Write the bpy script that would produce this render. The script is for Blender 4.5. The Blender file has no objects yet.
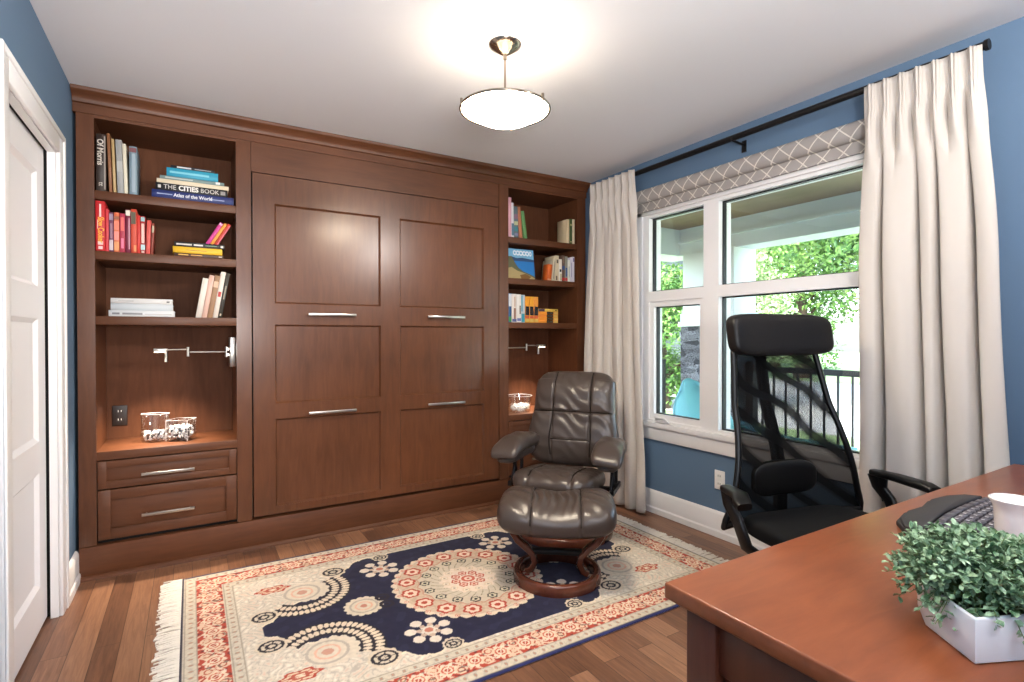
import bpy, bmesh, math, random
import numpy as np
from mathutils import Vector, Matrix
random.seed(7)
rng = np.random.default_rng(5)
PI = math.pi
scn = bpy.context.scene
COL = scn.collection

# ------------------------------------------------------------------ camera
YAW, PITCH, ROLL = math.radians(31.157), math.radians(-0.475), math.radians(-0.055)
FPX = 531.2
Fv = Vector((math.sin(YAW)*math.cos(PITCH), math.cos(YAW)*math.cos(PITCH), math.sin(PITCH)))
Rv = Vector((math.cos(YAW), -math.sin(YAW), 0)); Uv = Rv.cross(Fv)
R2 = Rv*math.cos(ROLL)+Uv*math.sin(ROLL); U2 = Uv*math.cos(ROLL)-Rv*math.sin(ROLL)
cam_d = bpy.data.cameras.new('camera'); cam = bpy.data.objects.new('camera', cam_d); COL.objects.link(cam)
M = Matrix(((R2.x, U2.x, -Fv.x, 0), (R2.y, U2.y, -Fv.y, 0), (R2.z, U2.z, -Fv.z, 1.215), (0, 0, 0, 1)))
cam.matrix_world = M
cam_d.sensor_fit = 'HORIZONTAL'; cam_d.sensor_width = 36.0; cam_d.lens = FPX/1024*36.0; cam_d.clip_start = 0.05; cam_d.clip_end = 300
scn.camera = cam
# ------------------------------------------------------------------ colour management
vs = scn.view_settings
vs.view_transform = 'Standard'; vs.look = 'None'; vs.gamma = 1.0; vs.use_curve_mapping = False
vs.exposure = 0.72
# ------------------------------------------------------------------ world, sun, lights
W = bpy.data.worlds.new('sky'); scn.world = W; W.use_nodes = True
wn = W.node_tree.nodes; wl = W.node_tree.links
sky = wn.new('ShaderNodeTexSky'); sky.sky_type = 'NISHITA'; sky.sun_disc = False
sky.sun_elevation = math.radians(48); sky.sun_rotation = math.radians(250); sky.air_density = 1.0; sky.dust_density = 3.0
wn['Background'].inputs['Strength'].default_value = 1.05
wl.new(sky.outputs[0], wn['Background'].inputs['Color'])

def lamp(name, kind, loc, power, color, radius=0.05, target=None, **kw):
    d = bpy.data.lights.new(name, kind); d.energy = power; d.color = color
    if kind in ('POINT', 'SPOT'): d.shadow_soft_size = radius
    for k, v in kw.items(): setattr(d, k, v)
    o = bpy.data.objects.new(name, d); o.location = loc; COL.objects.link(o)
    if target is not None:
        o.rotation_euler = (Vector(target)-Vector(loc)).to_track_quat('-Z', 'Y').to_euler()
    return o
lamp('sun', 'SUN', (0, 0, 10), 5.0, (1.0, 0.95, 0.86), target=(6.0, 2.4, 2.0), angle=0.02)
lamp('room_downlight', 'POINT', (2.0, 0.20, 2.38), 15, (1.0, 0.93, 0.86), 0.03)
lamp('left_wall_fill', 'SPOT', (2.2, -0.35, 2.32), 115, (1.0, 0.96, 0.92), 0.12, target=(-0.5, 2.3, 1.75), spot_size=1.45, spot_blend=1.0)  # added fill without a fixture, brightens the left wall and door
lamp('ceiling_fill', 'AREA', (0.10, -0.75, 1.35), 92, (1.0, 0.96, 0.93), target=(0.0, -0.2, 2.44), shape='RECTANGLE', size=0.8, size_y=0.8)  # added fill behind the camera, bounced off the ceiling; no such fixture

# ------------------------------------------------------------------ helpers
def lin(c):
    return tuple(((v/255)/12.92 if v/255 <= 0.04045 else (((v/255)+0.055)/1.055)**2.4) for v in c)
def tag(o, label=None, cat=None, group=None, kind=None):
    if label: o['label'] = label
    if cat: o['category'] = cat
    if group: o['group'] = group
    if kind: o['kind'] = kind
    return o
def thing(name, loc=(0, 0, 0), rz=0.0, label=None, cat=None, group=None, kind=None):
    o = bpy.data.objects.new(name, None); o.empty_display_size = 0.05; COL.objects.link(o)
    o.location = loc; o.rotation_euler = (0, 0, rz)
    return tag(o, label, cat, group, kind)
def copy_tree(o, parent=None):
    c = o.copy(); COL.objects.link(c)
    if parent is not None: c.parent = parent
    for ch in list(o.children): copy_tree(ch, c)
    return c

class MB:
    def __init__(s): s.v = []; s.f = []
    def add(s, vs_, fs):
        n = len(s.v); s.v += [tuple(map(float, p)) for p in vs_]; s.f += [tuple(i+n for i in f) for f in fs]; return s
    def box(s, x0, x1, y0, y1, z0, z1):
        return s.add([(x0,y0,z0),(x1,y0,z0),(x1,y1,z0),(x0,y1,z0),(x0,y0,z1),(x1,y0,z1),(x1,y1,z1),(x0,y1,z1)],
                     [(3,2,1,0),(4,5,6,7),(0,1,5,4),(1,2,6,5),(2,3,7,6),(3,0,4,7)])
    def obox(s, c, ax, ay, az):
        c, ax, ay, az = map(Vector, (c, ax, ay, az)); vs_ = []
        for k in (-1, 1):
            for (i, j) in ((-1,-1),(1,-1),(1,1),(-1,1)): vs_.append(c+ax*i+ay*j+az*k)
        return s.add(vs_, [(3,2,1,0),(4,5,6,7),(0,1,5,4),(1,2,6,5),(2,3,7,6),(3,0,4,7)])
    def tube(s, pts, r, n=12, closed=False, flat=None):
        pts = [Vector(p) for p in pts]; N = len(pts); rs = r if isinstance(r, (list, tuple)) else [r]*N
        vs_ = []; prev = None
        for i, p in enumerate(pts):
            if closed: t = pts[(i+1) % N]-pts[i-1]
            else: t = pts[min(i+1, N-1)]-pts[max(i-1, 0)]
            t.normalize()
            if prev is None:
                a = Vector((0, 0, 1)) if abs(t.z) < 0.9 else Vector((1, 0, 0))
                u = t.cross(a).normalized()
            else: u = (prev-t*prev.dot(t)).normalized()
            prev = u; w = t.cross(u)
            for k in range(n):
                a = 2*PI*k/n; cu, cw = math.cos(a), math.sin(a)
                if flat:
                    e = 0.5
                    cu = math.copysign(abs(cu)**e, cu)*flat[0]; cw = math.copysign(abs(cw)**e, cw)*flat[1]
                vs_.append(p+(u*cu+w*cw)*rs[i])
        fs = []
        for i in range(N if closed else N-1):
            j = (i+1) % N
            for k in range(n): fs.append((i*n+k, i*n+(k+1) % n, j*n+(k+1) % n, j*n+k))
        if not closed: fs += [tuple(range(n-1, -1, -1)), tuple((N-1)*n+k for k in range(n))]
        return s.add(vs_, fs)
    def cyl(s, a, b, r, r2=None, n=24): return s.tube([a, b], [r, r if r2 is None else r2], n)
    def lathe(s, prof, c=(0, 0, 0), n=40):
        vs_ = []; fs = []
        for (r, z) in prof:
            for k in range(n):
                a = 2*PI*k/n; vs_.append((c[0]+r*math.cos(a), c[1]+r*math.sin(a), c[2]+z))
        for i in range(len(prof)-1):
            for k in range(n): fs.append((i*n+k, i*n+(k+1) % n, (i+1)*n+(k+1) % n, (i+1)*n+k))
        return s.add(vs_, fs)
    def prism(s, poly, a, b, axis='y'):
        def P(p, t): return {'y': (p[0], t, p[1]), 'x': (t, p[0], p[1]), 'z': (p[0], p[1], t)}[axis]
        n = len(poly); vs_ = [P(p, a) for p in poly]+[P(p, b) for p in poly]
        fs = [tuple(range(n)), tuple(range(2*n-1, n-1, -1))]+[(i, i+n, (i+1) % n+n, (i+1) % n) for i in range(n)]
        return s.add(vs_, fs)
    def grid(s, fn, nu, nv, wrap=False):
        vs_ = [fn(i/(nu-1), j/(nv-1)) for j in range(nv) for i in range(nu)]
        fs = [(j*nu+i, j*nu+i+1, (j+1)*nu+i+1, (j+1)*nu+i) for j in range(nv-1) for i in range(nu-1)]
        return s.add(vs_, fs)
    def pillow(s, c, hx, hy, hz, p=4.0, n=16, fn=None, thin=None, pt=None):
        """superellipsoid from a cube grid; fn deforms the local point before it is moved to c"""
        c = Vector(c); cache = {}; vs_ = []; fs = []
        def vid(q):
            k = (round(q[0], 5), round(q[1], 5), round(q[2], 5))
            if k in cache: return cache[k]
            x, y, z = q
            g = lambda t: math.tan(t*PI/4)
            x, y, z = g(x), g(y), g(z)
            r = (abs(x)**p+abs(y)**p+abs(z)**p)**(-1/p)
            if thin == 'y': r = ((abs(x)**p+abs(z)**p)**(pt/p)+abs(y)**pt)**(-1/pt)
            elif thin == 'z': r = ((abs(x)**p+abs(y)**p)**(pt/p)+abs(z)**pt)**(-1/pt)
            v = Vector((x*r*hx, y*r*hy, z*r*hz))
            if fn: v = Vector(fn(v))
            cache[k] = len(vs_); vs_.append(c+v); return cache[k]
        for ax in range(3):
            for sg in (-1, 1):
                for i in range(n):
                    for j in range(n):
                        q = []
                        for (di, dj) in ((0,0),(1,0),(1,1),(0,1)):
                            a, b = -1+2*(i+di)/n, -1+2*(j+dj)/n
                            t = [0, 0, 0]; t[ax] = sg; t[(ax+1) % 3] = a; t[(ax+2) % 3] = b
                            q.append(vid(t))
                        if sg < 0: q.reverse()
                        fs.append(tuple(q))
        return s.add(vs_, fs)
    def build(s, name, mat, parent=None, smooth=None, bevel=0, label=None, seg=2, recalc=True):
        me = bpy.data.meshes.new(name); me.from_pydata(s.v, [], s.f)
        if recalc or bevel:
            bm = bmesh.new(); bm.from_mesh(me)
            if recalc: bmesh.ops.recalc_face_normals(bm, faces=bm.faces)
            if bevel:
                es = [e for e in bm.edges if len(e.link_faces) == 2 and e.calc_face_angle(0) > 0.6]
                bmesh.ops.bevel(bm, geom=es, offset=bevel, segments=seg, affect='EDGES', profile=0.5)
            bm.to_mesh(me); bm.free()
        if smooth is not None:
            me.shade_smooth()
            if smooth < 179: me.set_sharp_from_angle(angle=math.radians(smooth))
        elif bevel:
            me.shade_smooth(); me.set_sharp_from_angle(angle=math.radians(50))
        if mat is not None: me.materials.append(mat)
        o = bpy.data.objects.new(name, me); COL.objects.link(o)
        if parent is not None: o.parent = parent
        if label: o['label'] = label
        return o
def text_mesh(name, txt, size, mat, parent, loc, rot, depth=0.0006, align='CENTER', squeeze=1.0, bold=0.0):
    cu = bpy.data.curves.new('tmp_text', 'FONT'); cu.body = txt; cu.size = size; cu.extrude = depth; cu.offset = bold
    cu.align_x = align; cu.align_y = 'CENTER'; cu.resolution_u = 3
    t = bpy.data.objects.new('tmp_text', cu); COL.objects.link(t)
    dg = bpy.context.evaluated_depsgraph_get(); me = bpy.data.meshes.new_from_object(t.evaluated_get(dg))
    bpy.data.objects.remove(t); me.materials.clear(); me.materials.append(mat); me.name = name
    o = bpy.data.objects.new(name, me); COL.objects.link(o); o.parent = parent; o.location = loc; o.rotation_euler = rot; o.scale = (squeeze, 1, 1)
    return o

# ------------------------------------------------------------------ materials
MAT = {}
def base_mat(name, col=(128,128,128), rough=0.5, metal=0.0, spec=0.5, sheen=0.0, coat=0.0, bump=0.0, bscale=200, vary=0.0, vscale=4.0, coords='Object', emit=None):
    m = bpy.data.materials.new(name); m.use_nodes = True; nt = m.node_tree; b = nt.nodes['Principled BSDF']
    b.inputs['Base Color'].default_value = (*lin(col), 1); b.inputs['Roughness'].default_value = rough; b.inputs['Metallic'].default_value = metal
    b.inputs['Specular IOR Level'].default_value = spec; b.inputs['Sheen Weight'].default_value = sheen; b.inputs['Coat Weight'].default_value = coat
    tc = nt.nodes.new('ShaderNodeTexCoord')
    if vary:
        n = nt.nodes.new('ShaderNodeTexNoise'); n.inputs['Scale'].default_value = vscale; n.inputs['Detail'].default_value = 5
        nt.links.new(tc.outputs[coords], n.inputs['Vector'])
        mx = nt.nodes.new('ShaderNodeMix'); mx.data_type = 'RGBA'
        c = lin(col); mx.inputs[6].default_value = (*[v*(1-vary) for v in c], 1); mx.inputs[7].default_value = (*[min(1, v*(1+vary)) for v in c], 1)
        nt.links.new(n.outputs['Fac'], mx.inputs[0]); nt.links.new(mx.outputs[2], b.inputs['Base Color'])
    if bump:
        n2 = nt.nodes.new('ShaderNodeTexNoise'); n2.inputs['Scale'].default_value = bscale; n2.inputs['Detail'].default_value = 3
        nt.links.new(tc.outputs[coords], n2.inputs['Vector'])
        bp = nt.nodes.new('ShaderNodeBump'); bp.inputs['Strength'].default_value = bump; bp.inputs['Distance'].default_value = 0.002
        nt.links.new(n2.outputs['Fac'], bp.inputs['Height']); nt.links.new(bp.outputs[0], b.inputs['Normal'])
    if emit:
        b.inputs['Emission Color'].default_value = (*lin(emit[0]), 1); b.inputs['Emission Strength'].default_value = emit[1]
    return m
def mat(name, *a, **k):
    if name not in MAT: MAT[name] = base_mat(name, *a, **k)
    return MAT[name]
def wood(name, dark, light, scale, rough=0.38, big=1.5, coat=0.0, spec=0.5):
    m = bpy.data.materials.new(name); m.use_nodes = True; nt = m.node_tree; b = nt.nodes['Principled BSDF']
    tc = nt.nodes.new('ShaderNodeTexCoord'); mp = nt.nodes.new('ShaderNodeMapping'); mp.inputs['Scale'].default_value = scale
    nt.links.new(tc.outputs['Object'], mp.inputs['Vector'])
    n = nt.nodes.new('ShaderNodeTexNoise'); n.inputs['Scale'].default_value = 6; n.inputs['Detail'].default_value = 8; n.inputs['Roughness'].default_value = 0.62; n.inputs['Distortion'].default_value = 0.6
    nt.links.new(mp.outputs[0], n.inputs['Vector'])
    n2 = nt.nodes.new('ShaderNodeTexNoise'); n2.inputs['Scale'].default_value = big; n2.inputs['Detail'].default_value = 3
    nt.links.new(tc.outputs['Object'], n2.inputs['Vector'])
    mth = nt.nodes.new('ShaderNodeMath'); mth.operation = 'MULTIPLY_ADD'; mth.inputs[1].default_value = 0.42; nt.links.new(n.outputs['Fac'], mth.inputs[0])
    m2 = nt.nodes.new('ShaderNodeMath'); m2.operation = 'MULTIPLY'; m2.inputs[1].default_value = 0.58; nt.links.new(n2.outputs['Fac'], m2.inputs[0]); nt.links.new(m2.outputs[0], mth.inputs[2])
    r = nt.nodes.new('ShaderNodeValToRGB'); r.color_ramp.elements[0].position = 0.33; r.color_ramp.elements[1].position = 0.68
    r.color_ramp.elements[0].color = (*lin(dark), 1); r.color_ramp.elements[1].color = (*lin(light), 1)
    nt.links.new(mth.outputs[0], r.inputs['Fac']); nt.links.new(r.outputs[0], b.inputs['Base Color'])
    b.inputs['Roughness'].default_value = rough; b.inputs['Coat Weight'].default_value = coat; b.inputs['Coat Roughness'].default_value = 0.22; b.inputs['Specular IOR Level'].default_value = spec
    MAT[name] = m; return m
def thin_glass(name, tint=(1, 1, 1), refl=0.07, rough=0.0):
    m = bpy.data.materials.new(name); m.use_nodes = True; nt = m.node_tree; nt.nodes.clear()
    out = nt.nodes.new('ShaderNodeOutputMaterial'); t = nt.nodes.new('ShaderNodeBsdfTransparent'); g = nt.nodes.new('ShaderNodeBsdfGlossy'); mx = nt.nodes.new('ShaderNodeMixShader')
    t.inputs[0].default_value = (*tint, 1); g.inputs['Roughness'].default_value = rough; g.inputs[0].default_value = (1, 1, 1, 1)
    lw = nt.nodes.new('ShaderNodeLayerWeight'); lw.inputs['Blend'].default_value = 0.3
    mp = nt.nodes.new('ShaderNodeMapRange'); mp.inputs['To Min'].default_value = refl; mp.inputs['To Max'].default_value = min(1, refl*5)
    nt.links.new(lw.outputs['Facing'], mp.inputs['Value']); nt.links.new(mp.outputs[0], mx.inputs[0])
    nt.links.new(t.outputs[0], mx.inputs[1]); nt.links.new(g.outputs[0], mx.inputs[2]); nt.links.new(mx.outputs[0], out.inputs[0])
    MAT[name] = m; return m

wood('cabinet_upright', (78,46,28), (110,67,43), (6, 6, 0.7), rough=0.34, coat=0.45, spec=0.25)
wood('cabinet_level', (78,46,28), (110,67,43), (0.7, 6, 6), rough=0.42, coat=0.0, spec=0.35)
wood('cabinet_inside', (80,48,32), (110,70,48), (5, 5, 0.7), rough=0.6, spec=0.12)
wood('desk_top', (112,58,34), (146,82,50), (1.2, 6, 6), rough=0.30, big=3)
wood('desk_body', (70,34,22), (98,52,34), (7, 7, 0.8), rough=0.34)
wood('red_wood', (70,32,22), (112,58,40), (5, 5, 5), rough=0.22, coat=0.3)
wood('soffit_wood', (116,92,74), (164,136,114), (9, 0.4, 9), rough=0.6)
mat('blue_wall', (94,119,145), 0.75, vary=0.04, vscale=1.5)
mat('ceiling_white', (228,228,230), 0.9)
mat('trim_white', (232,230,230), 0.38)
mat('door_white', (232,230,232), 0.42)
mat('black_gap', (12,12,12), 0.8)
mat('steel', (190,184,176), 0.28, 1.0)
mat('lamp_metal', (150,138,124), 0.22, 1.0)
mat('dark_metal', (34,33,34), 0.4, 0.6)
mat('black_plastic', (13,13,14), 0.36, spec=0.4)
mat('black_fabric', (14,14,15), 0.85, spec=0.2, bump=0.4, bscale=600)
mat('black_leather', (16,14,15), 0.45, spec=0.35, bump=0.25, bscale=300)
mat('leather', (71,61,56), 0.28, bump=0.3, bscale=260, vary=0.10, vscale=9)
mat('seam_thread', (30,25,22), 0.8, spec=0.1)
mat('curtain_cloth', (204,196,187), 0.95, sheen=0.2, bump=0.25, bscale=700)
mat('curtain_lining', (225,219,212), 0.95)
mat('fringe', (226,218,206), 0.95)
mat('page_paper', (222,212,192), 0.9)
mat('pot_white', (226,226,226), 0.28)
mat('ceramic_white', (236,232,226), 0.25)
mat('soil', (48,38,30), 0.95)
mat('stem_green', (92,110,60), 0.6)
mat('mat_dark', (38,35,36), 0.55)
mat('keys_dark', (74,70,76), 0.45)
mat('key_print', (200,196,200), 0.6)
mat('bright_ink', (235,235,230), 0.7)
mat('outlet_white', (238,236,232), 0.4)
mat('outlet_dark', (40,30,26), 0.45)
mat('porch_white', (226,232,232), 0.6)
mat('rail_black', (26,28,30), 0.5)
mat('aqua_plastic', (150,220,222), 0.45)
mat('siding', (96,104,110), 0.8)
mat('bark', (80,66,54), 0.9, vary=0.3, vscale=12)
mat('lawn', (150,176,118), 0.95, vary=0.25, vscale=2)
mat('asphalt', (214,214,212), 0.95, vary=0.06)
mat('porch_floor', (150,150,148), 0.8, vary=0.06)
mat('crystal', (235,235,238), 0.12, vary=0.0)
mat('crystal_dark', (70,72,80), 0.15)
thin_glass('window_glass', (0.97, 1.0, 0.995), 0.030)
thin_glass('vase_glass', (0.97, 0.98, 0.98), 0.07)
# frosted lit bowl of the ceiling lamp
MAT['lamp_glass'] = base_mat('lamp_glass', (255,246,232), 0.35, emit=((255,238,212), 56.0)); MAT['lamp_glass_inside'] = base_mat('lamp_glass_inside', (255,246,232), 0.5, emit=((255,236,208), 1.2))
MAT['led'] = base_mat('led', (255,240,220), 0.4, emit=((255,236,205), 14.0))

def floor_mat():
    m = bpy.data.materials.new('oak_floor'); m.use_nodes = True; nt = m.node_tree; b = nt.nodes['Principled BSDF']; N = nt.nodes.new; L = nt.links.new
    tc = N('ShaderNodeTexCoord'); mp = N('ShaderNodeMapping'); mp.inputs['Rotation'].default_value = (0, 0, PI/2); L(tc.outputs['Object'], mp.inputs['Vector'])
    br = N('ShaderNodeTexBrick'); br.offset = 0.37; br.offset_frequency = 2; br.inputs['Scale'].default_value = 1.0; br.inputs['Brick Width'].default_value = 1.1; br.inputs['Row Height'].default_value = 0.082
    br.inputs['Mortar Size'].default_value = 0.0011; br.inputs['Mortar Smooth'].default_value = 0.2; br.inputs['Bias'].default_value = 0.0
    br.inputs['Color1'].default_value = (0, 0, 0, 1); br.inputs['Color2'].default_value = (1, 1, 1, 1); br.inputs['Mortar'].default_value = (0.4, 0.4, 0.4, 1)
    L(mp.outputs[0], br.inputs['Vector'])
    m2 = N('ShaderNodeMapping'); m2.inputs['Scale'].default_value = (26, 1.6, 1); L(tc.outputs['Object'], m2.inputs['Vector'])
    ad = N('ShaderNodeVectorMath'); ad.operation = 'ADD'; L(m2.outputs[0], ad.inputs[0]); sc_ = N('ShaderNodeVectorMath'); sc_.operation = 'SCALE'; sc_.inputs['Scale'].default_value = 13.0; L(br.outputs['Color'], sc_.inputs[0]); L(sc_.outputs[0], ad.inputs[1])
    n = N('ShaderNodeTexNoise'); n.inputs['Scale'].default_value = 2.6; n.inputs['Detail'].default_value = 8; n.inputs['Roughness'].default_value = 0.65; n.inputs['Distortion'].default_value = 1.2; L(ad.outputs[0], n.inputs['Vector'])
    r = N('ShaderNodeValToRGB'); r.color_ramp.elements[0].position = 0.28; r.color_ramp.elements[0].color = (*lin((86,57,42)), 1); r.color_ramp.elements[1].position = 0.74; r.color_ramp.elements[1].color = (*lin((156,114,86)), 1)
    e = r.color_ramp.elements.new(0.5); e.color = (*lin((122,84,62)), 1)
    mx = N('ShaderNodeMix'); mx.data_type = 'FLOAT'; mx.inputs[0].default_value = 0.34; L(n.outputs['Fac'], mx.inputs[2]); L(br.outputs['Color'], mx.inputs[3]); L(mx.outputs[0], r.inputs['Fac'])
    mm = N('ShaderNodeMix'); mm.data_type = 'RGBA'; L(br.outputs['Fac'], mm.inputs[0]); L(r.outputs[0], mm.inputs[6]); mm.inputs[7].default_value = (*lin((52,32,22)), 1)
    L(mm.outputs[2], b.inputs['Base Color']); b.inputs['Roughness'].default_value = 0.34
    MAT['oak_floor'] = m
floor_mat()
def lattice_mat():
    m = bpy.data.materials.new('shade_fabric'); m.use_nodes = True; nt = m.node_tree; b = nt.nodes['Principled BSDF']; N = nt.nodes.new; L = nt.links.new
    tc = N('ShaderNodeTexCoord'); sp = N('ShaderNodeSeparateXYZ'); L(tc.outputs['Object'], sp.inputs[0])
    def math_(op, a, bb=None):
        k = N('ShaderNodeMath'); k.operation = op
        for i, v in enumerate((a, bb)):
            if v is None: continue
            if isinstance(v, (int, float)): k.inputs[i].default_value = v
            else: L(v, k.inputs[i])
        return k.outputs[0]
    y = math_('MULTIPLY', sp.outputs['Y'], 1/0.100); z = math_('MULTIPLY', sp.outputs['Z'], 1/0.100)
    def lines(q):
        fr = math_('FRACT', q); d = math_('ABSOLUTE', math_('SUBTRACT', fr, 0.5)); return math_('LESS_THAN', d, 0.042)
    f = math_('MAXIMUM', lines(math_('ADD', y, z)), lines(math_('SUBTRACT', y, z)))
    mx = N('ShaderNodeMix'); mx.data_type = 'RGBA'; L(f, mx.inputs[0]); mx.inputs[6].default_value = (*lin((158,152,148)), 1); mx.inputs[7].default_value = (*lin((215,208,198)), 1)
    L(mx.outputs[2], b.inputs['Base Color']); b.inputs['Roughness'].default_value = 0.9; MAT['shade_fabric'] = m
lattice_mat()
def mesh_fabric():
    m = bpy.data.materials.new('chair_mesh'); m.use_nodes = True; nt = m.node_tree; b = nt.nodes['Principled BSDF']
    b.inputs['Base Color'].default_value = (*lin((10,10,11)), 1); b.inputs['Roughness'].default_value = 0.8; b.inputs['Specular IOR Level'].default_value = 0.1
    tc = nt.nodes.new('ShaderNodeTexCoord'); w = nt.nodes.new('ShaderNodeTexWave'); w.wave_type = 'BANDS'; w.bands_direction = 'Z'; w.inputs['Scale'].default_value = 2.4; w.inputs['Distortion'].default_value = 3.0; w.inputs['Detail'].default_value = 1; w.inputs['Detail Scale'].default_value = 1.2
    mpp = nt.nodes.new('ShaderNodeMapping'); mpp.inputs['Rotation'].default_value = (0, math.radians(-38), 0); mpp.inputs['Scale'].default_value = (1, 1, 1)
    nt.links.new(tc.outputs['Object'], mpp.inputs['Vector']); nt.links.new(mpp.outputs[0], w.inputs['Vector'])
    mp = nt.nodes.new('ShaderNodeMapRange'); mp.inputs['From Min'].default_value = 0.45; mp.inputs['From Max'].default_value = 0.95; mp.inputs['To Min'].default_value = 0.89; mp.inputs['To Max'].default_value = 0.99
    nt.links.new(w.outputs['Fac'], mp.inputs['Value'])
    t = nt.nodes.new('ShaderNodeBsdfTransparent'); t.inputs[0].default_value = (1, 1, 1, 1); mx = nt.nodes.new('ShaderNodeMixShader'); out = nt.nodes['Material Output']
    nt.links.new(mp.outputs[0], mx.inputs[0]); nt.links.new(t.outputs[0], mx.inputs[1]); nt.links.new(b.outputs[0], mx.inputs[2]); nt.links.new(mx.outputs[0], out.inputs[0])
    MAT['chair_mesh'] = m
mesh_fabric()
def stone_mat():
    m = bpy.data.materials.new('ledge_stone'); m.use_nodes = True; nt = m.node_tree; b = nt.nodes['Principled BSDF']; N = nt.nodes.new; L = nt.links.new
    tc = N('ShaderNodeTexCoord'); mp = N('ShaderNodeMapping'); mp.inputs['Scale'].default_value = (6, 6, 17); L(tc.outputs['Object'], mp.inputs['Vector'])
    v = N('ShaderNodeTexVoronoi'); v.inputs['Scale'].default_value = 1.0; L(mp.outputs[0], v.inputs['Vector'])
    r = N('ShaderNodeValToRGB'); r.color_ramp.elements[0].color = (*lin((58,60,66)), 1); r.color_ramp.elements[1].color = (*lin((176,178,182)), 1)
    sp = N('ShaderNodeSeparateColor'); L(v.outputs['Color'], sp.inputs[0]); L(sp.outputs[0], r.inputs['Fac'])
    v2 = N('ShaderNodeTexVoronoi'); v2.feature = 'DISTANCE_TO_EDGE'; L(mp.outputs[0], v2.inputs['Vector'])
    lt = N('ShaderNodeMath'); lt.operation = 'LESS_THAN'; lt.inputs[1].default_value = 0.06; L(v2.outputs['Distance'], lt.inputs[0])
    mx = N('ShaderNodeMix'); mx.data_type = 'RGBA'; L(lt.outputs[0], mx.inputs[0]); L(r.outputs[0], mx.inputs[6]); mx.inputs[7].default_value = (*lin((30,32,36)), 1)
    L(mx.outputs[2], b.inputs['Base Color']); b.inputs['Roughness'].default_value = 0.85
    bp = N('ShaderNodeBump'); bp.inputs['Distance'].default_value = 0.03; L(v2.outputs['Distance'], bp.inputs['Height']); L(bp.outputs[0], b.inputs['Normal']); MAT['ledge_stone'] = m
stone_mat()
def leaf_mat(name, a, c, scale, trans=0.0):
    m = bpy.data.materials.new(name); m.use_nodes = True; nt = m.node_tree; b = nt.nodes['Principled BSDF']
    tc = nt.nodes.new('ShaderNodeTexCoord'); n = nt.nodes.new('ShaderNodeTexNoise'); n.inputs['Scale'].default_value = scale; n.inputs['Detail'].default_value = 4; nt.links.new(tc.outputs['Object'], n.inputs['Vector'])
    r = nt.nodes.new('ShaderNodeValToRGB'); r.color_ramp.elements[0].position = 0.35; r.color_ramp.elements[1].position = 0.65
    r.color_ramp.elements[0].color = (*lin(a), 1); r.color_ramp.elements[1].color = (*lin(c), 1)
    nt.links.new(n.outputs['Fac'], r.inputs['Fac']); nt.links.new(r.outputs[0], b.inputs['Base Color']); b.inputs['Roughness'].default_value = 0.5
    MAT[name] = m
leaf_mat('plant_leaf', (60,100,58), (172,198,160), 70)
leaf_mat('tree_leaf', (52,98,40), (130,170,84), 1.6)
leaf_mat('pale_leaf', (120,150,100), (180,204,150), 1.6)

# ------------------------------------------------------------------ room
XL, XR, YF, YB, YR, H = -0.496, 2.738, 3.366, 3.80, -1.35, 2.44
def struct(name, mb, m, **k):
    o = mb.build(name, MAT[m], **k); o['kind'] = 'structure'; return o
struct('floor', MB().box(XL-0.3, XR, YR, YB, -0.12, 0.0), 'oak_floor')
struct('ceiling', MB().box(XL-0.4, XR+0.14, YR-0.1, YB+0.1, H, H+0.15), 'ceiling_white')
struct('wall_back', MB().box(XL-0.4, XR+0.14, YB, YB+0.1, -0.12, H), 'blue_wall')
struct('wall_rear', MB().box(XL-0.4, XR+0.14, YR-0.1, YR, -0.12, H), 'blue_wall')
# left wall with the door opening (y 2.22..3.13, z < 2.035)
DY0, DY1, DZ = 2.235, 2.985, 2.012
struct('wall_left', MB().box(XL-0.12, XL, YR, DY0-0.03, -0.12, H).box(XL-0.12, XL, DY1+0.03, YB, -0.12, H).box(XL-0.12, XL, DY0-0.03, DY1+0.03, DZ+0.03, H), 'blue_wall')
# right wall with window opening
WY0, WY1, WZ0, WZ1 = 1.06, 2.765, 0.60, 2.075
struct('wall_right', MB().box(XR, XR+0.14, YR, WY0, -0.12, H).box(XR, XR+0.14, WY1, YB, -0.12, H).box(XR, XR+0.14, WY0, WY1, -0.12, WZ0).box(XR, XR+0.14, WY0, WY1, WZ1, H), 'blue_wall')
def baseboard(name, x, y0, y1, s):
    prof = [(0, 0), (0.022*s, 0), (0.022*s, 0.035), (0.016*s, 0.045), (0.016*s, 0.135), (0.008*s, 0.15), (0, 0.155)]
    o = struct(name, MB().prism([(x+p[0], p[1]) for p in prof], y0, y1, 'y'), 'trim_white', smooth=30)
baseboard('baseboard_right', XR, YR, YF-0.0, -1)
baseboard('baseboard_left', XL, 3.080, YF, 1)
baseboard('baseboard_left', XL, YR, 2.125, 1)
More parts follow.
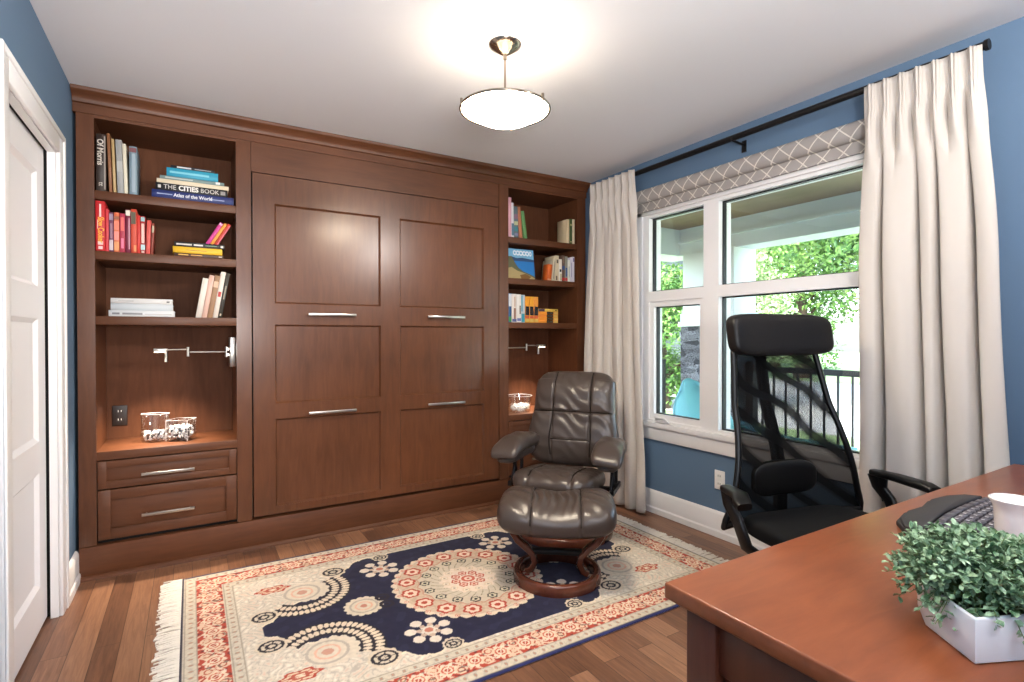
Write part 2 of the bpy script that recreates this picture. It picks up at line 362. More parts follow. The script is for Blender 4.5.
# door casing and jamb
t = thing('trim_1', kind='structure')
mb = MB(); c0, c1 = XL, XL+0.016
mb.box(c0, c1, DY1, DY1+0.09, 0, DZ+0.09).box(c0, c1, DY0-0.09, DY0, 0, DZ+0.09).box(c0, c1, DY0, DY1, DZ, DZ+0.09)
mb.build('door_casing', MAT['trim_white'], t, bevel=0.004)
mb = MB()
mb.box(c1-0.002, c1+0.006, DY1+0.068, DY1+0.092, 0, DZ+0.092).box(c1-0.002, c1+0.006, DY0-0.092, DY0-0.068, 0, DZ+0.092).box(c1-0.002, c1+0.006, DY0-0.068, DY1+0.068, DZ+0.068, DZ+0.092)
mb.build('casing_backband', MAT['trim_white'], t, bevel=0.003)
MB().box(XL-0.028, XL, DY1-0.002, DY1+0.03, 0, DZ+0.03).box(XL-0.028, XL, DY0-0.03, DY0+0.002, 0, DZ+0.03).box(XL-0.028, XL, DY0+0.002, DY1-0.002, DZ-0.002, DZ+0.03).build('door_jamb', MAT['trim_white'], t)
MB().box(XL-0.13, XL-0.115, DY0-0.03, DY1+0.03, 0, DZ+0.03).box(XL-0.115, XL-0.029, DY1+0.024, DY1+0.03, 0, DZ+0.03).box(XL-0.115, XL-0.029, DY0-0.03, DY1+0.024, DZ+0.024, DZ+0.03).build('pocket_shade', MAT['black_gap'], t)  # black boxes stand in for the shade inside the door pocket
# the door: three recessed panels
dx0, dx1 = XL-0.080, XL-0.040
dr = thing('door_1', (0, 0, 0), kind='structure')
dy0, dy1, dz1 = DY0-0.02, DY1+0.004, DZ+0.004
py0, py1 = dy0+0.145, dy1-0.118
rows = [(0.185, 0.655), (0.785, 1.29), (1.42, 1.895)]
mb = MB(); mb.box(dx0, dx1, dy0, py0, 0.012, dz1).box(dx0, dx1, py1, dy1, 0.012, dz1)
zz = 0.012
for a, b in rows+[(dz1, None)]:
    mb.box(dx0, dx1, py0, py1, zz, a); zz = b
mb.build('door_frame', MAT['door_white'], dr)
for a, b in rows:
    mb = MB(); mb.box(dx0+0.004, dx1-0.014, py0, py1, a, b)
    # sloped sticking round the panel
    k = 0.018; xo, xi = dx1, dx1-0.014
    P = [(py0, a), (py1, a), (py1, b), (py0, b)]; Q = [(py0+k, a+k), (py1-k, a+k), (py1-k, b-k), (py0+k, b-k)]
    mb.add([(xo, *p) for p in P]+[(xi, *q) for q in Q], [(i, (i+1) % 4, 4+(i+1) % 4, 4+i) for i in range(4)])
    mb.build('door_panel', MAT['door_white'], dr)

# ------------------------------------------------------------------ window
w = thing('window_1', (0, 0, 0), kind='structure')
fx0, fx1 = XR-0.018, XR+0.10
gy = [(1.10, 2.105), (2.215, 2.675)]
mb = MB()
mb.box(XR-0.02, XR+0.02, WY1-0.035, WY1+0.035, WZ0, WZ1+0.02)             # side casings
mb.box(XR-0.02, XR+0.02, WY0-0.035, WY0+0.035, WZ0, WZ1+0.02)
mb.box(XR-0.02, XR+0.02, WY0-0.035, WY1+0.035, WZ1-0.02, WZ1+0.05)
mb.build('window_casing', MAT['trim_white'], w, bevel=0.003)
MB().box(XR-0.034, XR+0.03, WY0-0.045, WY1+0.045, WZ0-0.01, WZ0+0.028).build('window_sill', MAT['trim_white'], w, bevel=0.005)
MB().box(XR-0.020, XR+0.01, WY0-0.035, WY1+0.035, WZ0-0.095, WZ0-0.01).build('sill_apron', MAT['trim_white'], w, bevel=0.003)
mb = MB(); X0, X1 = XR-0.006, XR+0.11
mb.box(X0, X1, 2.675, WY1, WZ0, WZ1).box(X0, X1, WY0, 1.10, WZ0, WZ1)
mb.box(X0, X1, 2.105, 2.215, WZ0, WZ1)
for a, b in gy:
    mb.box(X0, X1, a, b, 2.035, WZ1).box(X0, X1, a, b, 1.455, 1.525).box(X0, X1, a, b, WZ0, 0.645)
mb.build('window_frame', MAT['trim_white'], w)
def sash(y0, y1, z0, z1, k, x0, x1):
    m_ = MB(); m_.box(x0, x1, y0, y0+k, z0, z1).box(x0, x1, y1-k, y1, z0, z1).box(x0, x1, y0+k, y1-k, z0, z0+k).box(x0, x1, y0+k, y1-k, z1-k, z1); return m_
sash(2.215, 2.675, 0.645, 1.455, 0.036, XR+0.005, XR+0.085).build('casement_sash', MAT['trim_white'], w)
for (a, b, z0, z1) in ((1.10, 2.105, 0.645, 1.455), (1.10, 2.105, 1.525, 2.035), (2.215, 2.675, 1.525, 2.035), (2.249, 2.641, 0.679, 1.421)):
    sash(a, b, z0, z1, 0.007, XR+0.03, XR+0.06).build('gasket', MAT['dark_metal'], w)
    MB().box(XR+0.050, XR+0.054, a+0.004, b-0.004, z0+0.004, z1-0.004).build('glass_pane', MAT['window_glass'], w)
mb = MB(); mb.box(XR-0.030, XR-0.004, 2.50, 2.60, 0.632, 0.655).tube([(XR-0.03, 2.585, 0.65), (XR-0.045, 2.57, 0.662), (XR-0.045, 2.50, 0.668), (XR-0.04, 2.46, 0.640)], 0.007, 8)
mb.build('crank_handle', MAT['trim_white'], w, smooth=40)

# ------------------------------------------------------------------ wall cabinets
LX0, LX1 = -0.481, 0.297
BX0, BX1 = 0.299, 1.925
RX0, RX1 = 1.927, 2.728
BAYTOP, PL = 2.312, 0.165
YBK = 3.785
def shaker(mb_frame, x0, x1, z0, z1, y0, y1, k):
    mb_frame.box(x0, x0+k, y0, y1, z0, z1).box(x1-k, x1, y0, y1, z0, z1).box(x0+k, x1-k, y0, y1, z0, z0+k).box(x0+k, x1-k, y0, y1, z1-k, z1)
def pull(name, x0, x1, z, y, parent):
    m_ = MB(); yy = y-0.028
    m_.box(x0, x1, yy-0.006, yy+0.006, z-0.0075, z+0.0075)
    for xx in (x0+0.02, x1-0.02): m_.cyl((xx, yy, z), (xx, y+0.001, z), 0.005, n=10)
    return m_.build(name, MAT['steel'], parent, bevel=0.0015)
def bookcase(x0, x1, sl, sr, label):
    ox = (x0+x1)/2
    t = thing('bookcase', (ox, YF, 0), 0, label, 'bookcase', 'built-in bookcases beside the wall bed')
    a, b = x0-ox, x1-ox; il, ir = a+sl, b-sr; D = YBK-YF
    m_ = MB(); m_.box(a, il, 0.0, D, PL, BAYTOP+0.02).box(ir, b, 0.0, D, PL, BAYTOP+0.02).build('side_panel', MAT['cabinet_upright'], t)
    MB().box(il, ir, D-0.02, D, 0.60, BAYTOP).build('back_panel', MAT['cabinet_inside'], t)
    MB().box(il, ir, 0.0, D, BAYTOP, BAYTOP+0.02).build('top_panel', MAT['cabinet_level'], t)
    for zt in (1.953, 1.650, 1.321):
        MB().box(il, ir, 0.004, D-0.02, zt-0.043, zt).build('shelf', MAT['cabinet_level'], t, bevel=0.001)
    MB().box(il, ir, 0.002, D-0.02, 0.590, 0.633).build('counter', MAT['cabinet_level'], t, bevel=0.001)
    MB().box(il, ir, 0.03, D, PL, 0.59).build('drawer_case', MAT['black_gap'], t)
    for (z0, z1, zp) in ((0.444, 0.584, 0.503), (0.186, 0.436, 0.292)):
        f = MB(); shaker(f, il+0.004, ir-0.004, z0, z1, 0.0, 0.028, 0.052 if z1-z0 > .2 else 0.036); f.box(il+0.03, ir-0.03, 0.011, 0.028, z0+0.02, z1-0.02)
        d = f.build('drawer', MAT['cabinet_level'], t, bevel=0.001)
        mx = (il+ir)/2-0.01
        pull('drawer_handle', mx-0.118, mx+0.118, zp, 0.0, d)
    return t
bookcase(LX0, LX1, 0.071, 0.076, 'brown bookcase beside the white door, with red books on its middle shelf')
bookcase(RX0, RX1, 0.078, 0.085, 'brown bookcase between the wall bed and the window, behind the recliner')
# fold-down wall bed
bt = thing('wall_bed', (0, YF, 0), 0, 'closed brown wall bed with six recessed panels and four bar handles', 'wall bed')
MB().box(BX0, BX1, 0.004, 0.03, 2.160, BAYTOP+0.02).build('header_panel', MAT['cabinet_level'], bt)
MB().box(BX0, BX1, 0.05, YBK-YF, PL, 2.33).build('bed_case', MAT['black_gap'], bt)
x0, x1, z0, z1 = BX0+0.006, BX1-0.004, 0.180, 2.154
cols = [(0.420, 1.048), (1.176, 1.800)]; rws = [(0.225, 0.735), (0.825, 1.287), (1.410, 1.990)]
mb = MB(); y0, y1 = 0.0, 0.045
for (a, b) in ((x0, cols[0][0]), (cols[0][1], cols[1][0]), (cols[1][1], x1)): mb.box(a, b, y0, y1, z0, z1)
for (a, b) in cols:
    zz = z0
    for (c, d) in rws+[(z1, None)]:
        mb.box(a, b, y0, y1, zz, c); zz = d
mb.build('bed_front', MAT['cabinet_upright'], bt)
for (a, b) in cols:
    for (c, d) in rws:
        m_ = MB(); m_.box(a, b, 0.016, 0.03, c, d); k = 0.010
        P = [(a, c), (b, c), (b, d), (a, d)]; Q = [(a+k, c+k), (b-k, c+k), (b-k, d-k), (a+k, d-k)]
        m_.add([(p[0], 0.001, p[1]) for p in P]+[(q[0], 0.016, q[1]) for q in Q], [(i, (i+1) % 4, 4+(i+1) % 4, 4+i) for i in range(4)])
        m_.build('front_panel', MAT['cabinet_upright'], bt)
for (a, b) in ((0.602, 0.884), (1.364, 1.636)):
    for z in (1.350, 0.758): pull('bar_handle', a, b, z, 0.0, bt)
# crown and plinth
cr = [(YF+0.03, 2.328), (YF-0.006, 2.328), (YF-0.006, 2.372), (YF-0.018, 2.376), (YF-0.020, 2.388), (YF-0.026, 2.400), (YF-0.044, 2.414), (YF-0.058, 2.420), (YF-0.062, 2.426), (YF-0.062, H-0.001), (YF+0.03, H-0.001)]
o = MB().prism(cr, LX0-0.012, XR-0.004, 'x').build('crown_moulding', MAT['cabinet_level'], smooth=35)
tag(o, 'long brown crown moulding along the ceiling above bookcases and wall bed', 'moulding')
mb = MB().box(LX0, XR-0.006, YF-0.006, YF+0.35, 0.0, PL-0.003)
o = mb.build('cabinet_plinth', MAT['cabinet_level'], bevel=0.001); tag(o, 'brown plinth along the floor below bookcases and wall bed', 'plinth')
MB().prism([(YF-0.006, 0.0), (YF-0.022, 0.0), (YF-0.020, 0.010), (YF-0.012, 0.018), (YF-0.006, 0.020)], LX0, XR-0.024, 'x').build('shoe_strip', MAT['cabinet_level'], o)

# outlets
def outlet(name, loc, rz, m1, label, m2='outlet_dark'):
    t = thing(name, loc, rz, label, 'outlet')
    MB().box(-0.036, 0.036, -0.006, 0.0, -0.058, 0.058).build('cover_plate', MAT[m1], t, bevel=0.003)
    m_ = MB()
    for z in (-0.024, 0.024): m_.prism([(0.017*math.cos(a), z+0.016*math.sin(a)) for a in [i*PI/8 for i in range(16)]], -0.009, -0.005, 'y')
    s = m_.build('socket', MAT[m1], t)
    for z in (-0.024, 0.024):
        for x in (-0.007, 0.007): MB().box(x-0.0015, x+0.0015, -0.0095, -0.0088, z-0.003, z+0.008).build('slot', MAT[m2], s)
outlet('wall_outlet', (-0.350, YBK-0.02, 0.765), 0, 'outlet_dark', 'dark brown outlet on the back of the bookcase niche beside the glass vases', 'outlet_white')
outlet('wall_outlet', (XR, 2.095, 0.345), -PI/2, 'outlet_white', 'white outlet on the blue wall below the window, behind the office chair')

# swing-arm reading lamps
def swing_lamp(loc, s, label):
    t = thing('swing_arm_lamp', loc, 0, label, 'lamp', 'swing-arm lamps in the bookcase niches')
    MB().box(-0.030 if s > 0 else 0, 0 if s > 0 else 0.030, -0.045, 0.045, -0.085, 0.085).build('wall_plate', MAT['steel'], t, bevel=0.003)
    m_ = MB(); m_.box(min(-0.045*s, -0.012*s), max(-0.045*s, -0.012*s), -0.008, 0.008, 0.010, 0.022).box(min(-0.045*s, -0.012*s), max(-0.045*s, -0.012*s), -0.008, 0.008, -0.022, -0.010)
    m_.cyl((-0.045*s, 0, -0.03), (-0.045*s, 0, 0.03), 0.007, n=12); m_.build('bracket', MAT['steel'], t, smooth=40)
    m_ = MB(); m_.cyl((-0.045*s, 0, 0), (-0.235*s, -0.01, 0.002), 0.0045, n=10).cyl((-0.235*s, -0.01, -0.022), (-0.235*s, -0.01, 0.03), 0.007, n=12)
    m_.build('lower_arm', MAT['steel'], t, smooth=40)
    m_ = MB(); m_.cyl((-0.235*s, -0.01, 0.018), (-0.335*s, -0.02, 0.016), 0.0035, n=10); m_.build('upper_arm', MAT['steel'], t, smooth=40)
    h = MB().box(min(-0.395*s, -0.33*s), max(-0.395*s, -0.33*s), -0.042, 0.0, 0.006, 0.024).build('lamp_head', MAT['steel'], t, bevel=0.003)
    MB().box(min(-0.39*s, -0.345*s), max(-0.39*s, -0.345*s), -0.037, -0.006, 0.003, 0.007).build('led_panel', MAT['led'], h)
    MB().cyl((-0.338*s, -0.021, 0.008), (-0.338*s, -0.021, -0.05), 0.007, n=12).build('switch_stem', MAT['steel'], t, smooth=40)
    lamp('reading_led', 'SPOT', (loc[0]-0.367*s, loc[1]-0.021, loc[2]-0.004), 44, (1.0, 0.83, 0.64), 0.02, target=(loc[0]-0.367*s+0.03*s, loc[1]+0.01, 0), spot_size=1.75, spot_blend=0.9)
swing_lamp((0.221, YF+0.13, 1.128), 1, 'steel swing-arm reading lamp reaching out over the two glass vases')
swing_lamp((2.005, YF+0.13, 1.128), -1, 'steel swing-arm reading lamp in the bookcase niche above the recliner')

# ------------------------------------------------------------------ glass vases with crystals
def crystals(name, n, fx, z0, z1, parent, seed):
    r_ = random.Random(seed); m1 = MB()
    for i in range(n):
        x, y = fx(r_); z = z0+(z1-z0)*r_.random()**0.9; s = r_.uniform(0.006, 0.0105)
        ax = [Vector((r_.gauss(0,1), r_.gauss(0,1), r_.gauss(0,1))).normalized() for _ in range(2)]
        u = ax[0]; v = u.cross(ax[1]).normalized(); w_ = u.cross(v)
        P = Vector((x, y, z)); m1.add([P+u*s, P-u*s, P+v*s, P-v*s, P+w_*s*1.3, P-w_*s*1.3], [(0,2,4),(2,1,4),(1,3,4),(3,0,4),(2,0,5),(1,2,5),(3,1,5),(0,3,5)])
    o = m1.build(name, MAT['crystal' if seed % 2 else 'crystal_dark'], parent); o['kind'] = 'stuff'
vt = thing('glass_vase', (-0.172, 3.555, 0.633), math.radians(-20), 'taller oval clear glass vase part filled with crystals, nearer the niche outlet', 'vase')
def oval(r_):
    a, q = r_.random()*2*PI, math.sqrt(r_.random()); return 0.056*q*math.cos(a), 0.032*q*math.sin(a)
mb = MB(); n = 48
prof = [(0.0, 0.001), (0.96, 0.001), (1.0, 0.006), (1.0, 0.152), (0.985, 0.155), (0.955, 0.152), (0.955, 0.009), (0.0, 0.009)]
mb.lathe(prof, n=n); mb.v = [(x*0.072, y*0.042, z) for x, y, z in mb.v]; mb.build('vase_glass', MAT['vase_glass'], vt, smooth=40)
mb = MB(); mb.tube([(0.0700*math.cos(a), 0.041*math.sin(a), 0.155) for a in [i*2*PI/48 for i in range(48)]], 0.0014, 6, closed=True); mb.build('rim', MAT['crystal'], vt, smooth=60)
crystals('clear_crystals', 130, oval, 0.014, 0.058, vt, 3); crystals('dark_crystals', 80, oval, 0.014, 0.055, vt, 4)
sv = thing('glass_bowl', (-0.048, 3.530, 0.633), math.radians(-24), 'shorter square clear glass bowl filled with crystals, in front of the oval vase', 'bowl')
mb = MB(); k = 0.055; hb = 0.118
mb.box(-k, k, -k, k, 0.0, 0.010); 
for (a, b, c, d) in ((-k, k, -k, -k+0.005), (-k, k, k-0.005, k), (-k, -k+0.005, -k+0.005, k-0.005), (k-0.005, k, -k+0.005, k-0.005)): mb.box(a, b, c, d, 0.010, hb)
mb.build('bowl_glass', MAT['vase_glass'], sv, bevel=0.0015)
mb = MB(); mb.tube([(-k, -k, hb), (k, -k, hb), (k, k, hb), (-k, k, hb)], 0.0015, 6, closed=True)
for (a, b) in ((-k, -k), (k, -k)): mb.cyl((a, b, 0.004), (a, b, hb), 0.0014, n=6)
mb.build('rim', MAT['crystal'], sv)
sq = lambda r_: (r_.uniform(-0.044, 0.044), r_.uniform(-0.044, 0.044))
crystals('clear_crystals', 150, sq, 0.016, 0.082, sv, 5); crystals('dark_crystals', 90, sq, 0.016, 0.074, sv, 6)
rv = thing('glass_bowl', (2.185, 3.50, 0.633), 0, 'clear cut-glass bowl on the niche counter behind the recliner', 'bowl')
mb = MB(); mb.lathe([(0.0, 0.002), (0.078, 0.002), (0.086, 0.010), (0.098, 0.122), (0.096, 0.125), (0.093, 0.122), (0.081, 0.013), (0.0, 0.012)], n=40); mb.build('bowl_glass', MAT['vase_glass'], rv, smooth=30)
mb = MB(); mb.tube([(0.0965*math.cos(a), 0.0965*math.sin(a), 0.125) for a in [i*2*PI/40 for i in range(40)]], 0.0015, 6, closed=True); mb.build('rim', MAT['crystal'], rv)
crystals('clear_crystals', 170, lambda r_: (lambda a, q: (0.074*q*math.cos(a), 0.074*q*math.sin(a)))(r_.random()*2*PI, math.sqrt(r_.random())), 0.018, 0.058, rv, 7)

# ------------------------------------------------------------------ books
def cmat(c, rough=0.5):
    k = 'cover_%d_%d_%d' % tuple(c)
    return mat(k, c, rough)
def book(loc, t, h, d, col, label, group, lean=0.0, flat=False, pages=None, bands=(), texts=(), face=False):
    """upright: spine faces -Y at loc (spine's lower corner, x = left); flat: lies with its spine facing -Y, t up, h along x."""
    b = thing('book', loc, 0, label, 'book', group)
    if lean: b.rotation_euler = (0, lean, 0)
    cv = 0.0022 if t > 0.012 else 0.0013
    m_ = MB(); pg = MB()
    def bx(M_, x0, x1, y0, y1, z0, z1):
        if flat: M_.box(z0, z1, y0, y1, x0, x1)
        else: M_.box(x0, x1, y0, y1, z0, z1)
    bx(m_, 0, cv, 0.002, d, 0, h); bx(m_, t-cv, t, 0.002, d, 0, h); bx(m_, 0.0008, t-0.0008, 0, cv, 0, h)
    m_.build('cover', cmat(col), b, bevel=min(0.0006, cv*0.3), seg=1)
    bx(pg, cv, t-cv, cv, d-0.004, 0.003, h-0.003); pg.build('page_block', MAT['page_paper'], b)
    for (f0, f1, c, *w) in bands:
        q = MB(); a, e = (w if w else (0.06, 0.94)); bx(q, t*a, t*e, -0.0007, 0.0004, h*f0, h*f1); q.build('spine_band', cmat(c), b)
    for (txt, size, pos, c, *sq) in texts:   # pos: fraction along the spine (and across)
        fx_ = pos[1] if isinstance(pos, tuple) else 0.5; p0 = pos[0] if isinstance(pos, tuple) else pos
        mm = cmat(c)
        if flat: text_mesh('spine_text', txt, size, mm, b, (h*p0, -0.0009, t*fx_), (PI/2, 0, 0), squeeze=sq[0] if sq else 1.0, bold=sq[1] if len(sq) > 1 else 0)
        else: text_mesh('spine_text', txt, size, mm, b, (t*fx_, -0.0009, h*p0), (PI/2, PI/2, 0), squeeze=sq[0] if sq else 1.0, bold=sq[1] if len(sq) > 1 else 0)
    return b
YS = YF+0.009
zA, zB, zC, zN = 1.953, 1.650, 1.321, 0.633
G = 'upright books on the top shelf by the door'
book((-0.404, YS, zA), 0.040, 0.287, 0.22, (52,40,34), 'thick dark brown book with pale spine lettering against the bookcase side on the top shelf', G, texts=[('Of Morris', 0.036, (0.68, 0.42), (214,204,190), 0.9, 0.0006), ('tt', 0.03, (0.12, 0.5), (206,196,182))], bands=[(0.03, 0.97, (150,138,128), 0.80, 0.97)])  # grey strip down the spine's right side is painted light on the cover edge
book((-0.352, YS, zA), 0.013, 0.296, 0.20, (138,90,58), 'thin orange-brown book standing second on the top shelf by the door', G, lean=-0.03)
book((-0.334, YS, zA), 0.011, 0.272, 0.20, (190,160,112), 'thin tan book between the orange-brown and the silver grey book', G, lean=-0.03)
book((-0.317, YS, zA), 0.026, 0.272, 0.21, (158,158,156), 'silver grey book in the upright row on the top shelf by the door', G, lean=-0.03, bands=[(0.4, 0.6, (176,176,172))])
book((-0.289, YS, zA), 0.015, 0.255, 0.20, (222,214,192), 'thin cream book between the silver grey and the blue-grey book', G, lean=-0.03)
book((-0.268, YS, zA), 0.033, 0.248, 0.21, (120,140,152), 'blue-grey book ending the upright row on the top shelf by the door', G, bands=[(0.88, 0.97, (120,70,74)), (0.05, 0.85, (150,166,176), 0.35, 0.8)])
G = 'books lying in the blue stack on the top shelf'
z = zA
book((-0.172, YS-0.005, z), 0.041, 0.382, 0.24, (36,48,104), 'wide navy blue book at the bottom of the stack on the top shelf', G, flat=True, texts=[('Atlas of the World', 0.026, (0.49, 0.5), (226,226,232), 0.9, 0.0005)], bands=[(0.06, 0.24, (150,160,196), 0.46, 0.58), (0.70, 0.88, (150,160,196), 0.40, 0.52)]); z += 0.041
book((-0.155, YS, z), 0.040, 0.334, 0.23, (26,24,28), 'black book lettered THE CITIES BOOK in the stack on the top shelf', G, flat=True, texts=[('THE', 0.033, (0.19, 0.5), (206,200,194), 0.95), ('CITIES', 0.035, (0.445, 0.5), (232,228,222), 0.95, 0.0012), ('BOOK', 0.033, (0.745, 0.5), (206,200,194), 0.95)], bands=[(0.03, 0.07, (200,196,190), 0.3, 0.7), (0.90, 0.97, (150,146,142), 0.25, 0.75)]); z += 0.040
book((-0.150, YS, z), 0.022, 0.336, 0.22, (222,206,178), 'cream book lying between THE CITIES BOOK and the thin grey-green book', G, flat=True); z += 0.022
book((-0.136, YS, z), 0.018, 0.300, 0.22, (120,140,138), 'thin grey-green book lying under the thick turquoise book', G, flat=True, bands=[(0.08, 0.5, (172,182,178), 0.3, 0.7), (0.86, 0.93, (230,230,226), 0.2, 0.9)]); z += 0.018
book((-0.106, YS-0.004, z), 0.045, 0.240, 0.20, (44,150,180), 'thick turquoise book near the top of the stack on the top shelf', G, flat=True, bands=[(0.06, 0.82, (120,196,212), 0.38, 0.62)]); z += 0.045
book((-0.088, YS, z), 0.016, 0.205, 0.19, (28,30,36), 'thin black book on top of the turquoise book', G, flat=True, bands=[(0.14, 0.46, (200,200,200), 0.25, 0.75), (0.54, 0.92, (150,150,150), 0.35, 0.65)])
G = 'red and pink books on the shelf by the door'
xx = lambda u: -0.409+(u-94.3)*0.00446*(0.90 if u < 190 else 1.0)
book((xx(94.8), YS-0.01, zB), 0.0383, 0.250, 0.20, (196,36,40), 'tall bright red cookbook with yellow spine lettering at the end of the red row', G, texts=[('Slow Cooker', 0.034, (0.42, 0.56), (246,176,50), 0.70, 0.0008)], bands=[(0.68, 0.94, (240,206,200), 0.42, 0.62), (0.12, 0.19, (240,196,190), 0.25, 0.8), (0.03, 0.09, (236,200,196), 0.3, 0.75), (0.44, 0.62, (234,200,190), 0.20, 0.27)])
book((xx(104.7), YS, zB), 0.0125, 0.214, 0.18, (206,66,74), 'coral pink book beside the tall bright red cookbook', G)
book((xx(108.2), YS, zB), 0.0178, 0.200, 0.17, (112,58,84), 'mauve book with a grey lettered spine in the red row', G, bands=[(0.04, 0.30, (196,176,180)), (0.34, 0.72, (150,112,128), 0.25, 0.75), (0.8, 0.96, (150,130,150))])
book((xx(113.1), YS, zB), 0.0223, 0.202, 0.18, (214,110,74), 'orange book with pink blocks on its spine in the red row', G, bands=[(0.30, 0.52, (238,140,128)), (0.56, 0.78, (226,128,104)), (0.04, 0.26, (226,150,96)), (0.82, 0.9, (150,90,60))])
book((xx(119.1), YS, zB), 0.0223, 0.200, 0.18, (176,52,76), 'crimson pink book between the orange and the plum book', G, bands=[(0.10, 0.36, (220,120,150), 0.25, 0.75), (0.55, 0.9, (222,104,96), 0.2, 0.8)])
book((xx(125.1), YS, zB), 0.0214, 0.222, 0.18, (118,36,60), 'plum book with a white block at the top of its spine', G, bands=[(0.86, 0.985, (226,216,200)), (0.08, 0.8, (206,150,164), 0.62, 0.84)])
book((xx(130.7), YS, zB), 0.0249, 0.228, 0.19, (200,74,52), 'orange-red book with a dark picture block high on its spine', G, bands=[(0.66, 0.93, (86,76,54), 0.05, 0.86), (0.04, 0.18, (226,140,90), 0.5, 0.95)])
book((xx(137.2), YS, zB), 0.0142, 0.198, 0.18, (202,52,44), 'plain red book between the orange-red and the patterned book', G)
book((xx(141.0), YS, zB), 0.0196, 0.196, 0.18, (160,40,44), 'red book with a pale patterned spine and light blue blocks', G, bands=[(0.86, 0.97, (150,186,190)), (0.28, 0.8, (232,190,178), 0.2, 0.82), (0.10, 0.24, (176,204,206)), (0.02, 0.07, (226,200,190), 0.2, 0.8)])
book((xx(146.6), YS, zB), 0.0178, 0.178, 0.19, (214,88,80), 'salmon red book near the end of the red row', G, lean=0.03)
book((xx(151.6), YS, zB), 0.0098, 0.164, 0.18, (140,64,50), 'thin brown-red book ending the red row', G, lean=0.05, bands=[(0.7, 0.92, (190,176,150))])
G = 'books lying in the yellow and black stack'
z = zB
book((-0.074, YS, z), 0.018, 0.232, 0.17, (74,50,38), 'thin brown book with yellow lettering under the yellow book', G, flat=True, bands=[(0.08, 0.28, (206,160,70), 0.35, 0.7), (0.33, 0.56, (206,150,70), 0.35, 0.7), (0.9, 0.97, (200,180,160), 0.3, 0.7)]); z += 0.018
book((-0.080, YS-0.004, z), 0.034, 0.232, 0.17, (224,178,40), 'yellow book in the middle of the low stack', G, flat=True, bands=[(0.25, 0.68, (176,134,40), 0.46, 0.56)]); z += 0.034
book((-0.074, YS, z), 0.027, 0.238, 0.17, (38,34,34), 'black book on top of the yellow book with small books leaning above it', G, flat=True, bands=[(0.04, 0.34, (206,200,192), 0.35, 0.65), (0.38, 0.56, (216,212,206), 0.35, 0.65), (0.61, 0.84, (110,140,110), 0.42, 0.58), (0.92, 0.97, (220,214,206), 0.3, 0.7)]); z += 0.027
G = 'small books leaning on the yellow and black stack'
A = 0.52
book((0.072, YS, z+0.001), 0.018, 0.142, 0.10, (200,62,140), 'small magenta book leaning on top of the black book', G, lean=A, bands=[(0.9, 0.98, (226,170,196))])
book((0.0935, YS, z+0.001), 0.016, 0.140, 0.10, (226,150,62), 'small orange-yellow book leaning between the magenta and red books', G, lean=A)
book((0.113, YS, z+0.001), 0.018, 0.138, 0.10, (190,62,44), 'small red book leaning nearest the side panel', G, lean=A, bands=[(0.04, 0.96, (212,104,124), 0.7, 0.95)])
G = 'pale books lying on the lowest shelf by the door'
z = zC
book((-0.357, YS-0.006, z), 0.031, 0.284, 0.21, (206,208,210), 'light grey book at the bottom of the flat pile of three', G, flat=True, bands=[(0.05, 0.16, (120,120,124), 0.3, 0.62), (0.20, 0.50, (128,128,132), 0.3, 0.62), (0.54, 0.95, (186,186,186), 0.3, 0.5)]); z += 0.031
book((-0.349, YS, z), 0.036, 0.268, 0.21, (194,200,204), 'light grey book in the middle of the flat pile of three', G, flat=True); z += 0.036
book((-0.349, YS, z), 0.027, 0.266, 0.21, (208,206,204), 'light grey book on top of the flat pile of three', G, flat=True, bands=[(0.12, 0.36, (176,174,174), 0.4, 0.6), (0.9, 0.95, (110,110,110), 0.3, 0.6)])
G = 'pale books leaning on the lowest shelf'
A = 0.165
book((0.022, YS, zC), 0.028, 0.222, 0.16, (222,212,200), 'thick white book starting the leaning row above the reading lamp', G, lean=A)
book((0.051, YS, zC), 0.025, 0.240, 0.16, (214,176,160), 'pale pink book in the leaning row above the reading lamp', G, lean=A)
book((0.077, YS, zC), 0.026, 0.240, 0.16, (158,122,92), 'tan book with a peach block on its spine in the leaning row', G, lean=A, bands=[(0.72, 0.86, (222,180,150))])
book((0.104, YS, zC), 0.024, 0.262, 0.16, (222,210,198), 'white book with a red mark on its spine in the leaning row', G, lean=A, bands=[(0.46, 0.57, (190,56,52), 0.2, 0.8)])
book((0.129, YS, zC), 0.020, 0.255, 0.16, (52,48,40), 'dark olive book ending the leaning row against the side panel', G, lean=A, bands=[(0.05, 0.1, (190,180,160), 0.3, 0.7), (0.42, 0.72, (150,140,120), 0.4, 0.7)])

xr = lambda u: 2.005+(u-508.3)*0.00925
G = 'books standing on the top shelf behind the recliner'
book((xr(508.5), YS, zA), 0.030, 0.292, 0.19, (214,160,172), 'tall pink book against the side panel on the top shelf of the window-side bookcase', G)
book((xr(511.9), YS, zA), 0.022, 0.255, 0.18, (222,216,220), 'slim white book beside the tall pink book', G, lean=-0.02, bands=[(0.05, 0.4, (90,120,140))])
book((xr(514.4), YS, zA), 0.038, 0.230, 0.18, (96,112,118), 'grey-teal book with a speckled spine between the white and the brown book', G, lean=-0.03, bands=[(0.2, 0.34, (60,120,130)), (0.4, 0.52, (186,190,150)), (0.6, 0.75, (130,100,120)), (0.06, 0.14, (120,120,150))])
book((xr(519.4), YS, zA), 0.028, 0.232, 0.18, (176,112,82), 'orange-brown book leaning beside the green book', G, lean=-0.09)
book((xr(524.0), YS, zA), 0.028, 0.205, 0.17, (96,142,86), 'green book leaning at the end of the row beside the pink book', G, lean=-0.15)
G = 'cream books by the curtain end of the top shelf'
book((xr(567.2), YS, zA), 0.024, 0.190, 0.13, (218,196,158), 'cream book with its tan side showing, in the block near the curtain', G)
